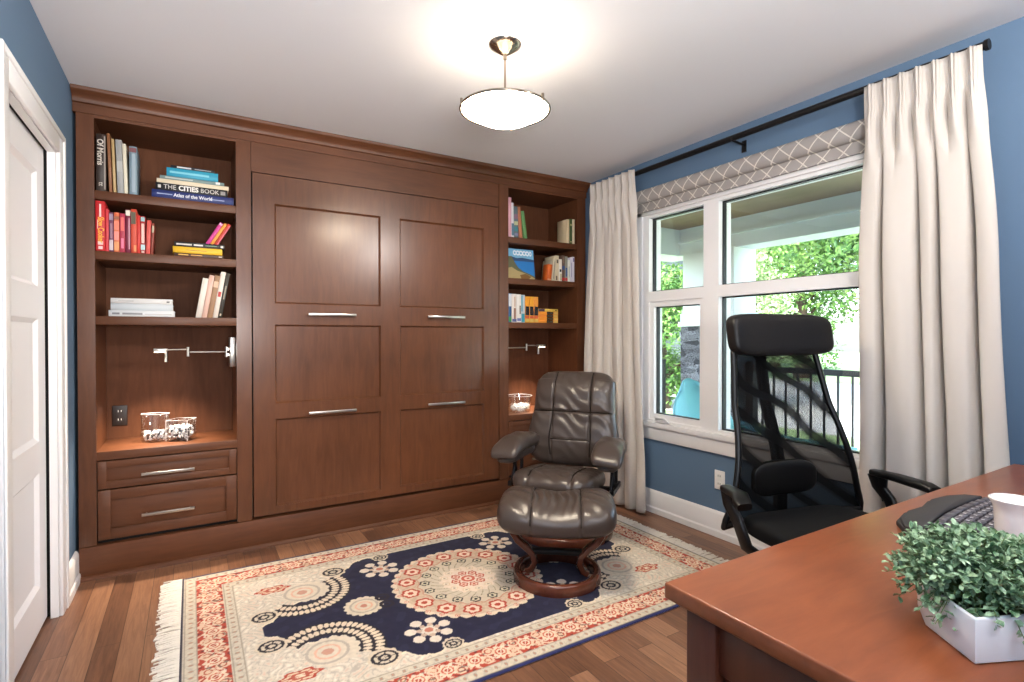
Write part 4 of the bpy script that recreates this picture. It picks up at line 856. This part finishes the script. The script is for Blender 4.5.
# ------------------------------------------------------------------ recliner and ottoman
def seam_strip(mb, pts, r=0.0042): mb.tube(pts, r, 6)
ZR = 0.0095
def recliner(loc, rz):
    t = thing('recliner', (*loc, ZR), rz, 'taupe leather recliner on a round wooden base by the curtain', 'armchair')
    # ring base
    def ring(R, w_, h):
        m_ = MB(); m_.tube([(R*math.cos(a), R*math.sin(a), h) for a in [i*2*PI/72 for i in range(72)]], h, 12, closed=True, flat=(1.0, w_)); return m_
    ring(0.275, 1.7, 0.02).build('base_ring', MAT['red_wood'], t, smooth=60)
    for s in (-1, 1):
        pts = [(s*0.255, 0.0, 0.03), (s*0.215, 0.0, 0.075), (s*0.20, 0.0, 0.13), (s*0.235, 0.0, 0.19), (s*0.265, 0.0, 0.24), (s*0.255, 0.0, 0.285)]
        MB().tube(pts, [0.026, 0.024, 0.023, 0.023, 0.024, 0.022], 10, flat=(1.6, 0.95)).build('base_leg', MAT['red_wood'], t, smooth=50)
    MB().box(-0.25, 0.25, -0.05, 0.05, 0.265, 0.285).cyl((0, 0, 0.24), (0, 0, 0.33), 0.03).build('swivel_bar', MAT['dark_metal'], t, bevel=0.004)
    # seat
    sw, sd, shh = 0.247, 0.275, 0.080
    def seat_fn(v):
        x, y, z = v
        top = max(0, z/shh)
        g = sum(math.exp(-((x-s*0.128)/0.010)**2) for s in (-1, 1)); z -= 0.010*g*top; y += 0.006*g*(1 if y < -0.2 else 0)
        z += 0.010*top*(x/sw)**2-0.008*top*(1-(x/sw)**2)
        if y < -0.16: q = (-0.16-y)/0.115; z -= 0.022*q*q
        z += 0.036*(-y)/sd
        z += 0.0035*math.sin(x*60+3*math.sin(y*30))*top*(1 if abs(x) < 0.13 else 0.4)
        return (x, y, z)
    MB().pillow((-0.010, -0.055, 0.335), sw, sd, shh, p=5, n=64, fn=seat_fn, thin='z', pt=2.8).build('seat', MAT['leather'], t, smooth=180)
    m_ = MB()
    for s in (-1, 1):
        seam_strip(m_, [Vector(seat_fn(Vector((s*0.128, yy, 0)))) + Vector((-0.010, -0.055, 0.335)) + Vector((0, 0, zz)) for yy, zz in ((0.12, 0.066), (0.0, 0.068), (-0.1, 0.067), (-0.19, 0.060), (-0.240, 0.042), (-0.264, 0.012), (-0.266, -0.03))], 0.0042)
    m_.build('seat_seam', MAT['seam_thread'], t)
    # back: one continuous padded shell, leaning
    bw, bh, bt = 0.285, 0.310, 0.085
    zc, yc = 0.672, 0.235; lean = math.radians(14)
    def back_local(v):
        x, y, z = v; u = z/bh
        wid = 0.95-0.015*u+0.10*math.exp(-((u+0.45)/0.40)**2)
        x *= wid
        fr = max(0, -y/bt)
        gs = sum(math.exp(-((x-s*0.124)/0.007)**2) for s in (-1, 1))
        z1, z2 = 0.030, -0.150
        gh = math.exp(-((z-z1)/0.008)**2); gh2 = math.exp(-((z-z2)/0.006)**2)*(1 if abs(x) < 0.124 else 0)
        dep = 0.013*max(gs, gh)+0.006*gh2*(1-gs)
        y += dep*fr
        y -= fr*0.026*abs(x/bw)**2.2*(1 if z < z1 else 0.55)             # wings curl forward
        y -= fr*0.020*math.exp(-((z-0.18)/0.09)**2)*(1-0.4*abs(x/bw))       # head pad
        y -= fr*0.018*math.exp(-((z+0.20)/0.10)**2)*math.exp(-(x/0.16)**2) # lumbar
        y += fr*0.004*math.sin(z*75+x*38+2*math.sin(x*25))*(math.exp(-((z-z1)/0.07)**2)+0.35)
        y += fr*0.0035*math.sin(x*110)*math.exp(-((z-0.30)/0.05)**2)
        if u > 0.8: z -= 0.030*(abs(x)/bw)**4
        y += 0.02*u*u
        return (x, y, z)
    def back_fn(v):
        x, y, z = back_local(v); c, s_ = math.cos(lean), math.sin(lean)
        return (x, y*c+z*s_, z*c-y*s_)
    MB().pillow((0, yc, zc), bw, bt, bh, p=7, n=96, fn=back_fn, thin='y', pt=2.8).build('backrest', MAT['leather'], t, smooth=180)
    def front(x, z):  # point on the front face of the back
        q = max(0.0, 1-(abs(x/bw)**7+abs(z/bh)**7)**(2.8/7))**(1/2.8); return Vector(back_fn(Vector((x, -bt*q, z))))+Vector((0, yc+0.0, zc))
    m_ = MB()
    for s in (-1, 1): seam_strip(m_, [front(s*0.128, z) for z in np.linspace(-0.25, 0.295, 30)], 0.0044)
    seam_strip(m_, [front(x, 0.030) for x in np.linspace(-0.268, 0.268, 30)], 0.0044); seam_strip(m_, [front(x, -0.150) for x in np.linspace(-0.122, 0.122, 10)], 0.0036)
    m_.build('back_seam', MAT['seam_thread'], t)
    # arms
    for s in (-1, 1):
        def arm_fn(v, s=s):
            x, y, z = v; q = (-y)/0.205
            z += 0.018*(1-q*q)-0.020*max(0, q)**2-0.10*x*s*0.6; x += s*0.012*q; z += 0.002*math.sin(y*45+x*30)
            x *= 1+0.06*q
            return (x, y, z)
        a = MB().pillow((s*0.292, -0.050, 0.526), 0.086, 0.225, 0.058, p=7, n=40, fn=arm_fn, thin='z', pt=2.4).build('arm_cushion', MAT['leather'], t, smooth=180)
        def low_fn(v, s=s):
            x, y, z = v; q = (-y)/0.18; z -= 0.015*max(0, q)**2; x += s*0.012*q; return (x, y, z)
        MB().pillow((s*0.294, -0.055, 0.484), 0.070, 0.195, 0.030, p=3.4, n=14, fn=low_fn).build('arm_underside', MAT['leather'], a, smooth=180)
        m_ = MB()
        for (ya, yb) in ((-0.10, -0.02), (-0.02, -0.10), (0.08, 0.06)): m_.tube([(s*0.306, ya, 0.48), (s*0.306, (ya+yb)/2, 0.40), (s*0.306, yb, 0.31)], 0.011, 10)
        m_.box(s*0.315-0.012, s*0.315+0.012, -0.13, 0.11, 0.285, 0.315).box(min(0, s*0.32), max(0, s*0.32), -0.015, 0.015, 0.282, 0.302)
        m_.build('arm_support', MAT['dark_metal'], t, smooth=40)
    return t
recliner((1.975, 2.640), math.radians(-52))

def ottoman(loc, rz):
    t = thing('ottoman', (*loc, ZR), rz, 'taupe leather ottoman on a round wooden base in front of the recliner', 'ottoman')
    m_ = MB(); R = 0.200; h = 0.019
    m_.tube([(R*math.cos(a), R*math.sin(a), h) for a in [i*2*PI/72 for i in range(72)]], h, 14, closed=True, flat=(1.0, 1.75)); m_.build('base_ring', MAT['red_wood'], t, smooth=60)
    for s in (-1, 1):
        pts = [(s*0.155, 0, 0.026), (s*0.128, 0, 0.040), (s*0.112, 0, 0.075), (s*0.122, 0, 0.115), (s*0.158, 0, 0.150), (s*0.198, 0, 0.182), (s*0.222, 0, 0.220), (s*0.222, 0, 0.265)]
        MB().tube(pts, [0.016, 0.018, 0.018, 0.018, 0.018, 0.018, 0.018, 0.016], 12, flat=(1.7, 0.95)).build('base_leg', MAT['red_wood'], t, smooth=50)
    MB().box(-0.21, 0.21, -0.035, 0.035, 0.250, 0.270).box(-0.135, 0.135, -0.022, 0.022, 0.118, 0.140).build('cross_bar', MAT['dark_metal'], t, bevel=0.004)
    cw, cd, ch = 0.290, 0.210, 0.096
    def fn(v):
        x, y, z = v; top = max(0, z/ch); fr = max(0, -y/cd)
        xs = x/cw
        z += top*(0.058*abs(xs)**1.3-0.050)-(1-top)*0.010*(1-xs*xs)
        z += (0.012 if z > 0 else 0.0)*(1-xs*xs)*0.0
        z -= 0.040*fr**2.0*(0.6+0.4*(1-xs*xs)); z -= 0.022*max(0, y/cd)**2
        g = sum(math.exp(-((x-s*0.118)/0.007)**2) for s in (-1, 1)); z -= 0.010*g*top; y += 0.007*g*fr*(1-top)
        if abs(x) < 0.118: z += top*0.004*math.sin(x*150+1.5*math.sin(y*25))*math.exp(-((y+0.02)/0.10)**2)*2.0
        else: z += top*0.0035*math.sin(x*55+y*70)
        z -= 0.026*max(0, abs(xs)-0.55)*1.4*(1-top)
        return (x, y, z)
    MB().pillow((0, 0, 0.362), cw, cd, ch, p=5, n=84, fn=fn, thin='z', pt=2.6).build('cushion', MAT['leather'], t, smooth=180)
    m_ = MB()
    for s in (-1, 1):
        pts = []
        for k in range(24):
            a = PI*0.94*(k/23)+0.1; yy, zz = math.cos(a)*cd, math.sin(a)*ch
            q = ((abs(s*0.118/cw)**5+abs(yy/cd)**5)**(2.6/5)+abs(zz/ch)**2.6)**(-1/2.6); pp = fn(Vector((s*0.118, yy*q*0.995, zz*q*0.995))); pts.append(Vector(pp)+Vector((0, 0, 0.362)))
        seam_strip(m_, pts, 0.0042)
    m_.build('cushion_seam', MAT['seam_thread'], t)
    MB().pillow((0, 0, 0.288), 0.24, 0.16, 0.022, p=5, n=10).build('under_tray', MAT['dark_metal'], t, smooth=60)
ottoman((1.566, 2.156), math.radians(-38))

# ------------------------------------------------------------------ desk and things on it
DZT = 0.760
dk = thing('desk', (0.748, 0.0, 0), 0, 'reddish brown wooden desk with panelled end under the planter and keyboard', 'desk')
Ld, Dd = 1.765, 0.694
mb = MB().box(0, Ld, -0.12, Dd, DZT-0.030, DZT); mb.build('desktop', MAT['desk_top'], dk, bevel=0.004)
lx, ly0, ly1 = 0.008, -0.10, Dd-0.045
for (x, y) in ((lx, ly1-0.062), (lx, ly0), (Ld-lx-0.062, ly1-0.062), (Ld-lx-0.062, ly0)):
    MB().box(x, x+0.062, y, y+0.062, 0.0, DZT-0.030).build('post', MAT['desk_body'], dk, bevel=0.003)
for xa in (lx, Ld-lx-0.062):
    mb = MB(); y0_, y1_ = ly0+0.062, ly1-0.062
    mb.box(xa+0.010, xa+0.050, y0_, y1_, 0.64, DZT-0.030).box(xa+0.010, xa+0.050, y0_, y1_, 0.09, 0.18).box(xa+0.022, xa+0.038, y0_, y1_, 0.18, 0.64)
    mb.build('end_panel', MAT['desk_body'], dk, bevel=0.0015)
MB().box(lx+0.062, Ld-lx-0.062, ly0+0.01, ly0+0.03, 0.25, DZT-0.03).build('back_panel', MAT['desk_body'], dk)
MB().box(lx+0.062, Ld-lx-0.062, ly1-0.05, ly1-0.03, 0.675, DZT-0.03).build('front_rail', MAT['desk_body'], dk)

# keyboard seen from its end, palm rest towards the chair
kb = thing('keyboard', (1.615, 0.482, DZT), math.radians(4), 'black curved computer keyboard with a wide palm rest on the desk', 'keyboard')
def slab(name, outline, z0, z1, m_, parent, bev=0.003):
    M_ = MB(); M_.prism(outline, z0, z1, 'z'); return M_.build(name, MAT[m_], parent, bevel=bev)
out = [(-0.235,-0.075),(-0.235,0.055),(-0.215,0.105),(-0.16,0.140),(-0.08,0.152),(0.0,0.142),(0.08,0.152),(0.16,0.140),(0.215,0.105),(0.235,0.055),(0.235,-0.075),(0.12,-0.088),(0,-0.092),(-0.12,-0.088)]
slab('keyboard_base', out, 0.001, 0.014, 'mat_dark', kb)
slab('palm_rest', [(-0.228,0.072),(-0.208,0.108),(-0.155,0.133),(-0.08,0.144),(0.0,0.134),(0.08,0.144),(0.155,0.133),(0.208,0.108),(0.228,0.072),(0.1,0.082),(0,0.088),(-0.1,0.082)], 0.013, 0.022, 'mat_dark', kb, 0.004)
for r_i in range(6):
    yb = 0.068-0.0205*r_i; n = 15 if r_i else 11
    for c in range(n):
        w_ = 0.45/n; xa = -0.225+w_*c; arch = 0.010*math.sin(PI*(c+0.5)/n); zt = 0.020+0.0012*r_i+0.004*math.sin(PI*(c+0.5)/n)
        ky = MB().box(xa, xa+w_-0.0025, yb-0.0165+arch, yb+arch, 0.013, zt).build('key', MAT['keys_dark'], kb, bevel=0.0012, seg=1)
        if r_i: MB().box(xa+0.006, xa+0.0105, yb-0.010+arch, yb-0.004+arch, zt, zt+0.0003).build('key_print', MAT['key_print'], ky)

mg = thing('cup', (1.435, 0.392, DZT), 0, 'white cup with a wide rim standing behind the leafy planter', 'cup')
mb = MB(); mb.lathe([(0.0, 0.001), (0.028, 0.001), (0.031, 0.004), (0.034, 0.09), (0.036, 0.108), (0.042, 0.118), (0.043, 0.122), (0.040, 0.124), (0.033, 0.112), (0.030, 0.10), (0.028, 0.008), (0.0, 0.006)], n=40); mb.build('cup_body', MAT['ceramic_white'], mg, smooth=50)
mb = MB(); mb.lathe([(0.0, 0.110), (0.012, 0.112), (0.020, 0.108), (0.023, 0.098), (0.023, 0.03), (0, 0.03)], c=(0.002, -0.002, 0), n=24); mb.build('white_roll', MAT['ceramic_white'], mg, smooth=50)
# planter
pl = thing('planter', (1.045, 0.325, DZT), 0, 'white faceted planter with dense green leaves on the near end of the desk', 'potted plant')
HEX = [(-0.120,-0.031),(-0.060,0.050),(0.002,0.085),(0.120,0.031),(0.060,-0.050),(-0.002,-0.085)]
hexp = lambda R: [(x*R, y*R) for x, y in HEX]
P0, P1, P2, P3 = hexp(1.0), hexp(1.04), hexp(0.96), hexp(0.90)
mb = MB(); vs_ = [(x, y, 0.001) for x, y in P0]+[(x, y, 0.066) for x, y in P1]+[(x, y, 0.066) for x, y in P2]+[(x, y, 0.010) for x, y in P3]
fs = [tuple(range(6))]+[(k, (k+1) % 6, 6+(k+1) % 6, 6+k) for k in range(6)]+[(6+k, 6+(k+1) % 6, 12+(k+1) % 6, 12+k) for k in range(6)]+[(12+k, 12+(k+1) % 6, 18+(k+1) % 6, 18+k) for k in range(6)]+[tuple(range(18, 24))]
mb.add(vs_, fs).build('pot', MAT['pot_white'], pl, bevel=0.002)
MB().prism([(x*0.995, y*0.995) for x, y in hexp(0.93)], 0.040, 0.054, 'z').build('soil', MAT['soil'], pl)
def leaf(mb, base, d, up, L_, w_):
    d = d.normalized(); s = d.cross(up); s = s.normalized() if s.length > 1e-4 else Vector((1, 0, 0)); n = s.cross(d)
    P = [base, base+d*L_*0.35+s*w_*0.45-n*0.0+n*w_*0.12, base+d*L_*0.72+s*w_*0.42+n*w_*0.10, base+d*L_-n*L_*0.10, base+d*L_*0.72-s*w_*0.42+n*w_*0.10, base+d*L_*0.35-s*w_*0.45+n*w_*0.12, base+d*L_*0.5-n*w_*0.06]
    mb.add(P, [(0,1,6),(1,2,6),(2,3,6),(3,4,6),(4,5,6),(5,0,6)])
r_ = random.Random(21); lv = MB(); st_ = MB()
for k in range(520):
    a = r_.random()*2*PI; el = math.acos(1-r_.random()*1.05)
    R = Vector((0.114, 0.116, 0.080)); dirv = Vector((math.sin(el)*math.cos(a), math.sin(el)*math.sin(a), math.cos(el)))
    ln = r_.uniform(0.80, 1.08); tip = Vector((dirv.x*R.x, dirv.y*R.y, dirv.z*R.z))*ln+Vector((0, 0, 0.072))
    if dirv.z < 0.25 and r_.random() < 0.5: tip.z -= r_.uniform(0.0, 0.045)
    b0 = Vector((dirv.x*0.055, dirv.y*0.045, 0.052)); mid = b0.lerp(tip, 0.55)+Vector((0, 0, 0.022))
    pts = [b0, b0.lerp(mid, 0.6)+Vector((0, 0, 0.004)), mid, tip]; st_.tube(pts, [0.0012, 0.0011, 0.0009, 0.0005], 4)
    for q in range(11):
        f = 0.42+0.58*q/10
        c = pts[2].lerp(pts[3], (f-0.5)/0.5) if f > 0.5 else pts[1].lerp(pts[2], f/0.5)
        t_ = (pts[3]-pts[2]).normalized(); rnd = Vector((r_.gauss(0, 1), r_.gauss(0, 1), r_.gauss(0, 1)+0.35)).normalized()
        d = (t_*0.55+rnd).normalized(); leaf(lv, c, d, Vector((r_.gauss(0, .3), r_.gauss(0, .3), 1)), r_.uniform(0.009, 0.015), r_.uniform(0.006, 0.0095))
st_.build('stems', MAT['stem_green'], pl); lv.build('leaves', MAT['plant_leaf'], pl, smooth=180, recalc=False)

# ------------------------------------------------------------------ office chair
def office_chair(loc, rz):
    t = thing('office_chair', (*loc, 0), rz, 'black mesh office chair with a wide headrest behind the desk', 'office chair')
    # five star base
    for k in range(5):
        a = 2*PI*k/5+0.4; d = Vector((math.cos(a), math.sin(a), 0)); lg = MB().tube([d*0.03+Vector((0, 0, 0.115)), d*0.16+Vector((0, 0, 0.10)), d*0.305+Vector((0, 0, 0.072))], [0.024, 0.021, 0.016], 10).build('base_leg', MAT['black_plastic'], t, smooth=50)
        m_ = MB(); sd = Vector((-d.y, d.x, 0)); c = d*0.305+Vector((0, 0, 0.029))
        for s in (-1, 1): m_.cyl(c+sd*0.012*s, c+sd*0.027*s, 0.028, n=18)
        m_.cyl(c+Vector((0, 0, 0.02)), c+Vector((0, 0, 0.05)), 0.007, n=8); m_.build('caster', MAT['black_plastic'], lg, smooth=40)
    MB().cyl((0, 0, 0.10), (0, 0, 0.30), 0.028).cyl((0, 0, 0.28), (0, 0, 0.40), 0.018).build('gas_lift', MAT['dark_metal'], t, smooth=40)
    MB().box(-0.10, 0.10, -0.09, 0.17, 0.385, 0.43).build('tilt_mechanism', MAT['black_plastic'], t, bevel=0.01)
    def sfn(v):
        x, y, z = v; q = max(0, (-y-0.08)/0.16); z -= 0.03*q*q; z -= 0.012*(1-(x/0.25)**2)*max(0, z/0.04); return (x, y, z)
    MB().pillow((0, -0.01, 0.470), 0.275, 0.245, 0.045, p=4, n=24, fn=sfn).build('seat', MAT['black_fabric'], t, smooth=180)
    # back
    ZB0, ZB1 = 0.475, 1.165
    def hw(z):
        u = float(z-ZB0)/(ZB1-ZB0); return 0.345-0.130*u-0.012*math.sin(PI*u)+0.012*math.exp(-((u-0.02)/0.08)**2)
    def yc(z):
        u = max(0.0, float(z-ZB0)/(ZB1-ZB0)); return 0.215-0.030*math.sin(PI*min(1, u*1.5))*(1 if u < 0.667 else 0)+0.115*u**1.3
    def bp(s, z):
        return (hw(z)*s, yc(z)-0.050*abs(s)**2.2, z)
    mb = MB(); mb.grid(lambda u, v: bp(-1+2*u, ZB0+0.004+(ZB1-ZB0)*v), 25, 30); o = mb.build('mesh_back', MAT['chair_mesh'], t, smooth=180, recalc=False)
    zs = np.linspace(ZB0, ZB1, 26)
    path = [bp(-1, z) for z in zs]+[bp(-1+2*k/12, ZB1+0.004) for k in range(1, 12)]+[bp(1, z) for z in zs[::-1]]+[bp(1-2*k/12, ZB0) for k in range(1, 12)]
    MB().tube(path, 0.0125, 10, closed=True).build('back_frame', MAT['black_plastic'], t, smooth=60)
    sp = [(0, yc(z)+0.030+0.02*math.sin(PI*(z-0.44)/0.76), z) for z in np.linspace(0.46, 1.20, 20)]
    MB().tube([(0, 0.08, 0.405), (0, 0.17, 0.41), (0, 0.225, 0.432)]+sp, [0.034]*3+[0.036-0.008*k/20 for k in range(20)], 12, flat=(0.80, 0.5)).build('spine', MAT['black_plastic'], t, smooth=50)
    MB().pillow((-0.025, yc(0.62)+0.018, 0.628), 0.165, 0.022, 0.072, p=3.5, n=16, fn=lambda v: (v[0], v[1]-0.9*v[0]**2, v[2])).build('lumbar_pad', MAT['black_plastic'], t, smooth=180)
    MB().pillow((0.020, yc(ZB1)-0.030, 1.222), 0.262, 0.046, 0.090, p=5, n=26, fn=lambda v: (v[0], v[1]-0.55*v[0]**2+0.16*v[2], v[2])).build('headrest', MAT['black_leather'], t, smooth=180)
    MB().box(-0.03, 0.03, yc(ZB1)-0.005, yc(ZB1)+0.055, 1.14, 1.21).build('headrest_bracket', MAT['black_plastic'], t, bevel=0.008)
    for s in (-1, 1):
        x = 0.378*s; tw = 0.085 if s < 0 else 0.0
        a = MB().tube([(x, 0.130, 0.640), (x+0.004*s-tw*0.2, 0.03, 0.640), (x-0.004*s-tw*0.9, -0.09+tw*0.6, 0.636), (x-0.008*s-tw, -0.125+tw*0.8, 0.630)], [0.017, 0.021, 0.023, 0.019], 14, flat=(1.35, 0.72)).build('arm_pad', MAT['black_plastic'], t, smooth=60)
        m_ = MB(); m_.tube([(x, 0.125, 0.636), (x+0.004*s, 0.110, 0.59), (x+0.006*s, 0.060, 0.54), (x, 0.02, 0.455), (x-0.05*s, 0.0, 0.415), (x-0.20*s, 0.0, 0.408)], [0.017, 0.017, 0.016, 0.016, 0.016, 0.016], 12, flat=(1.5, 0.7))
        m_.tube([(x, 0.085, 0.634), (x+0.004*s, 0.090, 0.585), (x+0.006*s, 0.075, 0.53)], [0.016, 0.015, 0.012], 10, flat=(1.2, 0.7))
        m_.build('arm_bracket', MAT['black_plastic'], t, smooth=60)
    return t
office_chair((2.075, 1.092), math.radians(-13))

# ------------------------------------------------------------------ outside: porch, garden, street
PX0, PX1, PZ = XR+0.14, 5.75, -0.06
struct('porch_floor', MB().box(PX0, PX1, -3.0, 5.2, PZ-0.12, PZ), 'porch_floor')
struct('porch_ceiling', MB().box(PX0, PX1+0.5, -3.0, 5.4, 2.585, 2.63), 'soffit_wood')
struct('ground_lawn', MB().box(PX0, 60, -40, 60, -0.60, -0.50), 'lawn')
struct('street', MB().box(9.5, 20.0, -40, 60, -0.50, -0.485), 'asphalt')
mb = MB().box(5.40, 5.75, -3.0, 5.2, 2.25, 2.585).box(PX0, 5.40, 4.75, 5.1, 2.25, 2.585)
mb.box(5.37, 5.40, -3.0, 4.75, 2.40, 2.43); struct('porch_beam', mb, 'porch_white')
pc = thing('porch_column', (5.60, 4.27, 0), 0, 'white square porch column on a grey stacked stone pedestal outside the window', 'column')
MB().box(-0.26, 0.16, -0.36, 0.38, 1.40, 2.25).build('shaft', MAT['porch_white'], pc, bevel=0.01)
mb = MB().box(-0.30, 0.20, -0.40, 0.42, 1.34, 1.40).box(-0.28, 0.18, -0.38, 0.40, 1.40, 1.50).box(-0.265, 0.165, -0.06, -0.02, 1.5, 2.2); mb.build('pedestal_cap', MAT['porch_white'], pc, bevel=0.006)
MB().box(-0.27, 0.17, -0.38, 0.40, PZ, 1.34).build('stone_pedestal', MAT['ledge_stone'], pc)
def railing(p0, p1, label):
    p0, p1 = Vector(p0), Vector(p1); d = p1-p0; n = int(d.length/0.135); t = thing('porch_railing', p0, 0, label, 'railing', 'black railings round the porch'); dd = d.normalized(); sd = Vector((-dd.y, dd.x, 0))
    for z, hh in ((0.905, 0.03), (0.10, 0.022)): MB().obox(d/2+Vector((0, 0, PZ+z)), d/2, sd*0.032, Vector((0, 0, hh))).build('rail', MAT['rail_black'], t)
    for k in (0, 1): MB().obox(d*k+Vector((0, 0, PZ+0.49)), dd*0.045, sd*0.045, Vector((0, 0, 0.49))).build('post', MAT['rail_black'], t)
    pr = None
    for k in range(1, n):
        if pr is None: pr = MB().obox(Vector((0, 0, PZ+0.50)), dd*0.009, sd*0.009, Vector((0, 0, 0.39))).build('baluster', MAT['rail_black'], t); b = pr
        else: b = pr.copy(); COL.objects.link(b); b.parent = t
        b.location = d*(k/n)
railing((5.58, 0.4, 0), (5.58, 3.84, 0), 'black porch railing running along the street side behind the office chair')
railing((3.4, 4.93, 0), (5.25, 4.93, 0), 'black porch railing at the far end of the porch beside the stone pedestal')
def patio_chair(loc, rz):
    t = thing('patio_chair', loc, rz, 'aqua shell-backed patio chair on the porch outside the narrow window', 'patio chair')
    mb = MB()
    def P(u, v):
        s = -1+2*u; w_ = 0.25*math.sin(PI*(0.12+0.80*v))**0.8; z = 0.38+0.52*v; y = 0.16+0.34*v-0.16*abs(s)**2*(1-0.3*v)
        return (s*w_, y, z-0.10*abs(s)**2.5*v)
    mb.grid(P, 21, 17); o = mb.build('shell_back', MAT['aqua_plastic'], t, smooth=180, recalc=False); so = o.modifiers.new('thickness', 'SOLIDIFY'); so.thickness = 0.02
    MB().pillow((0, -0.06, 0.36), 0.27, 0.27, 0.022, p=4, n=12, fn=lambda v: (v[0], v[1], v[2]+0.35*v[0]**2-0.25*v[1])).build('seat', MAT['aqua_plastic'], t, smooth=180)
    for s in (-1, 1):
        MB().obox((0.33*s, -0.03, 0.53), (0.05, 0, 0), (0, 0.30, 0), (0, 0, 0.012)).build('armrest', MAT['aqua_plastic'], t, bevel=0.006)
        MB().tube([(0.33*s, -0.26, 0.52), (0.33*s, -0.28, 0.0)], 0.022, 8).build('leg', MAT['aqua_plastic'], t)
        MB().tube([(0.32*s, 0.16, 0.40), (0.33*s, 0.26, 0.0)], 0.022, 8).build('leg', MAT['aqua_plastic'], t)
patio_chair((3.62, 2.82, PZ), math.radians(-25))
tb = thing('patio_table', (3.62, 2.12, PZ), 0, 'low aqua slatted side table on the porch, seen through the chair mesh', 'patio table')
mb = MB()
for k in range(5): mb.box(-0.24+k*0.098, -0.24+k*0.098+0.085, -0.26, 0.26, 0.50, 0.522)
mb.build('slat_top', MAT['aqua_plastic'], tb, bevel=0.004)
for x in (-0.19, 0.19):
    for y in (-0.21, 0.21): MB().box(x-0.02, x+0.02, y-0.02, y+0.02, 0, 0.5).build('leg', MAT['aqua_plastic'], tb)

def tree(loc, h, R, n, label, seed, m_='tree_leaf', low=0.25, size=0.20):
    r_ = random.Random(seed); t = thing('tree', (loc[0], loc[1], -0.5), 0, label, 'tree', 'trees beyond the porch')
    tk = MB(); top = Vector((0, 0, h*0.75)); tk.tube([(0, 0, 0), (0.05*R, 0.03*R, h*0.25), (0.02*R, 0.06*R, h*0.5), top], [0.16+0.02*h, 0.13+0.012*h, 0.12, 0.05], 10)
    cl_ = []
    for k in range(16):
        a = r_.random()*2*PI; q = math.sqrt(r_.random()); z = h*r_.uniform(low, 0.95); u = (z/h-low)/(1-low); rr = R*(0.55+0.6*math.sin(PI*min(1, u+0.15)))*0.8
        c = Vector((rr*q*math.cos(a), rr*q*math.sin(a), z)); cl_.append((c, R*r_.uniform(0.32, 0.52)))
        tk.tube([(0.02*R, 0.05*R, z*0.62), c*0.5+Vector((0, 0, z*0.40)), c], [0.07, 0.045, 0.015], 6)
    tk.build('trunk', MAT['bark'], t, smooth=60)
    lf = MB()
    for k in range(n):
        c, cr_ = cl_[k % len(cl_)]; d = Vector((r_.gauss(0, 1), r_.gauss(0, 1), r_.gauss(0, 0.8))).normalized()*cr_*r_.uniform(0.5, 1.05)
        leaf(lf, c+d, Vector((r_.gauss(0, 1), r_.gauss(0, 1), r_.gauss(0, 0.6)-0.3)), Vector((r_.gauss(0, .4), r_.gauss(0, .4), 1)), size*r_.uniform(0.7, 1.3), size*r_.uniform(0.45, 0.7))
    lf.build('foliage', MAT[m_], t, recalc=False)
tree((14.5, 6.3), 7.6, 3.3, 34000, 'broad green tree across the lawn, mid window above the railing', 31, low=0.42, size=0.165)
tree((21.5, 12.5), 9.0, 3.6, 9000, 'tall green tree standing across the street, by the porch column', 32, low=0.3, size=0.22)
tree((11.5, 8.2), 3.9, 1.5, 7000, 'pale green small tree just past the porch column', 33, 'pale_leaf', 0.25, 0.10)
tree((27.0, 4.6), 8.5, 3.6, 9000, 'tall green tree across the street, seen near the curtain edge', 34, low=0.2, size=0.24)
tree((9.6, 9.0), 3.6, 1.5, 9000, 'leafy green tree beyond the far end of the porch', 35, low=0.12, size=0.12)
tree((27.5, 17.5), 7.0, 3.0, 7000, 'dense green tree far across the street, behind the porch railing post', 36, low=0.1, size=0.24)
tree((33.0, 11.5), 8.0, 3.4, 7000, 'wide green tree at the far side of the street lawn', 37, low=0.08, size=0.28)
def shrub(loc, R, label, seed, m_):
    r_ = random.Random(seed); lf = MB(); t = thing('shrub', (loc[0], loc[1], -0.5), 0, label, 'shrub')
    for k in range(1500):
        d = Vector((r_.gauss(0, 1), r_.gauss(0, 1), abs(r_.gauss(0, 0.9)))).normalized(); leaf(lf, Vector((d.x*R, d.y*R, 0.1+d.z*R*1.1))*r_.uniform(0.75, 1.05), Vector((r_.gauss(0, 1), r_.gauss(0, 1), r_.gauss(0, 1))), Vector((0, 0.2, 1)), 0.12, 0.07)
    lf.build('foliage', MAT[m_], t, recalc=False)
    MB().tube([(0, 0, 0), (0, 0, 0.5)], 0.03, 6).build('stem', MAT['bark'], t)
shrub((12.0, 4.3), 0.5, 'yellow-green shrub on the lawn near the street', 41, 'pale_leaf')
nh = thing('exterior_house', (12.6, 12.6, -0.5), 0, 'grey sided house beyond the far end of the porch', 'house')
MB().box(-4.0, 3.0, 0, 6, 0, 5.2).build('house_wall', MAT['siding'], nh)
MB().prism([(-0.5, 5.2), (6.5, 5.2), (3.0, 7.4)], -4.4, 3.4, 'x').build('house_roof', MAT['asphalt'], nh)
mb = MB()
for (a, b) in ((-2.6, -1.2), (0.4, 1.8)): mb.box(a, b, -0.03, 0.02, 1.0, 2.5)
mb.build('house_window', MAT['window_glass'], nh)
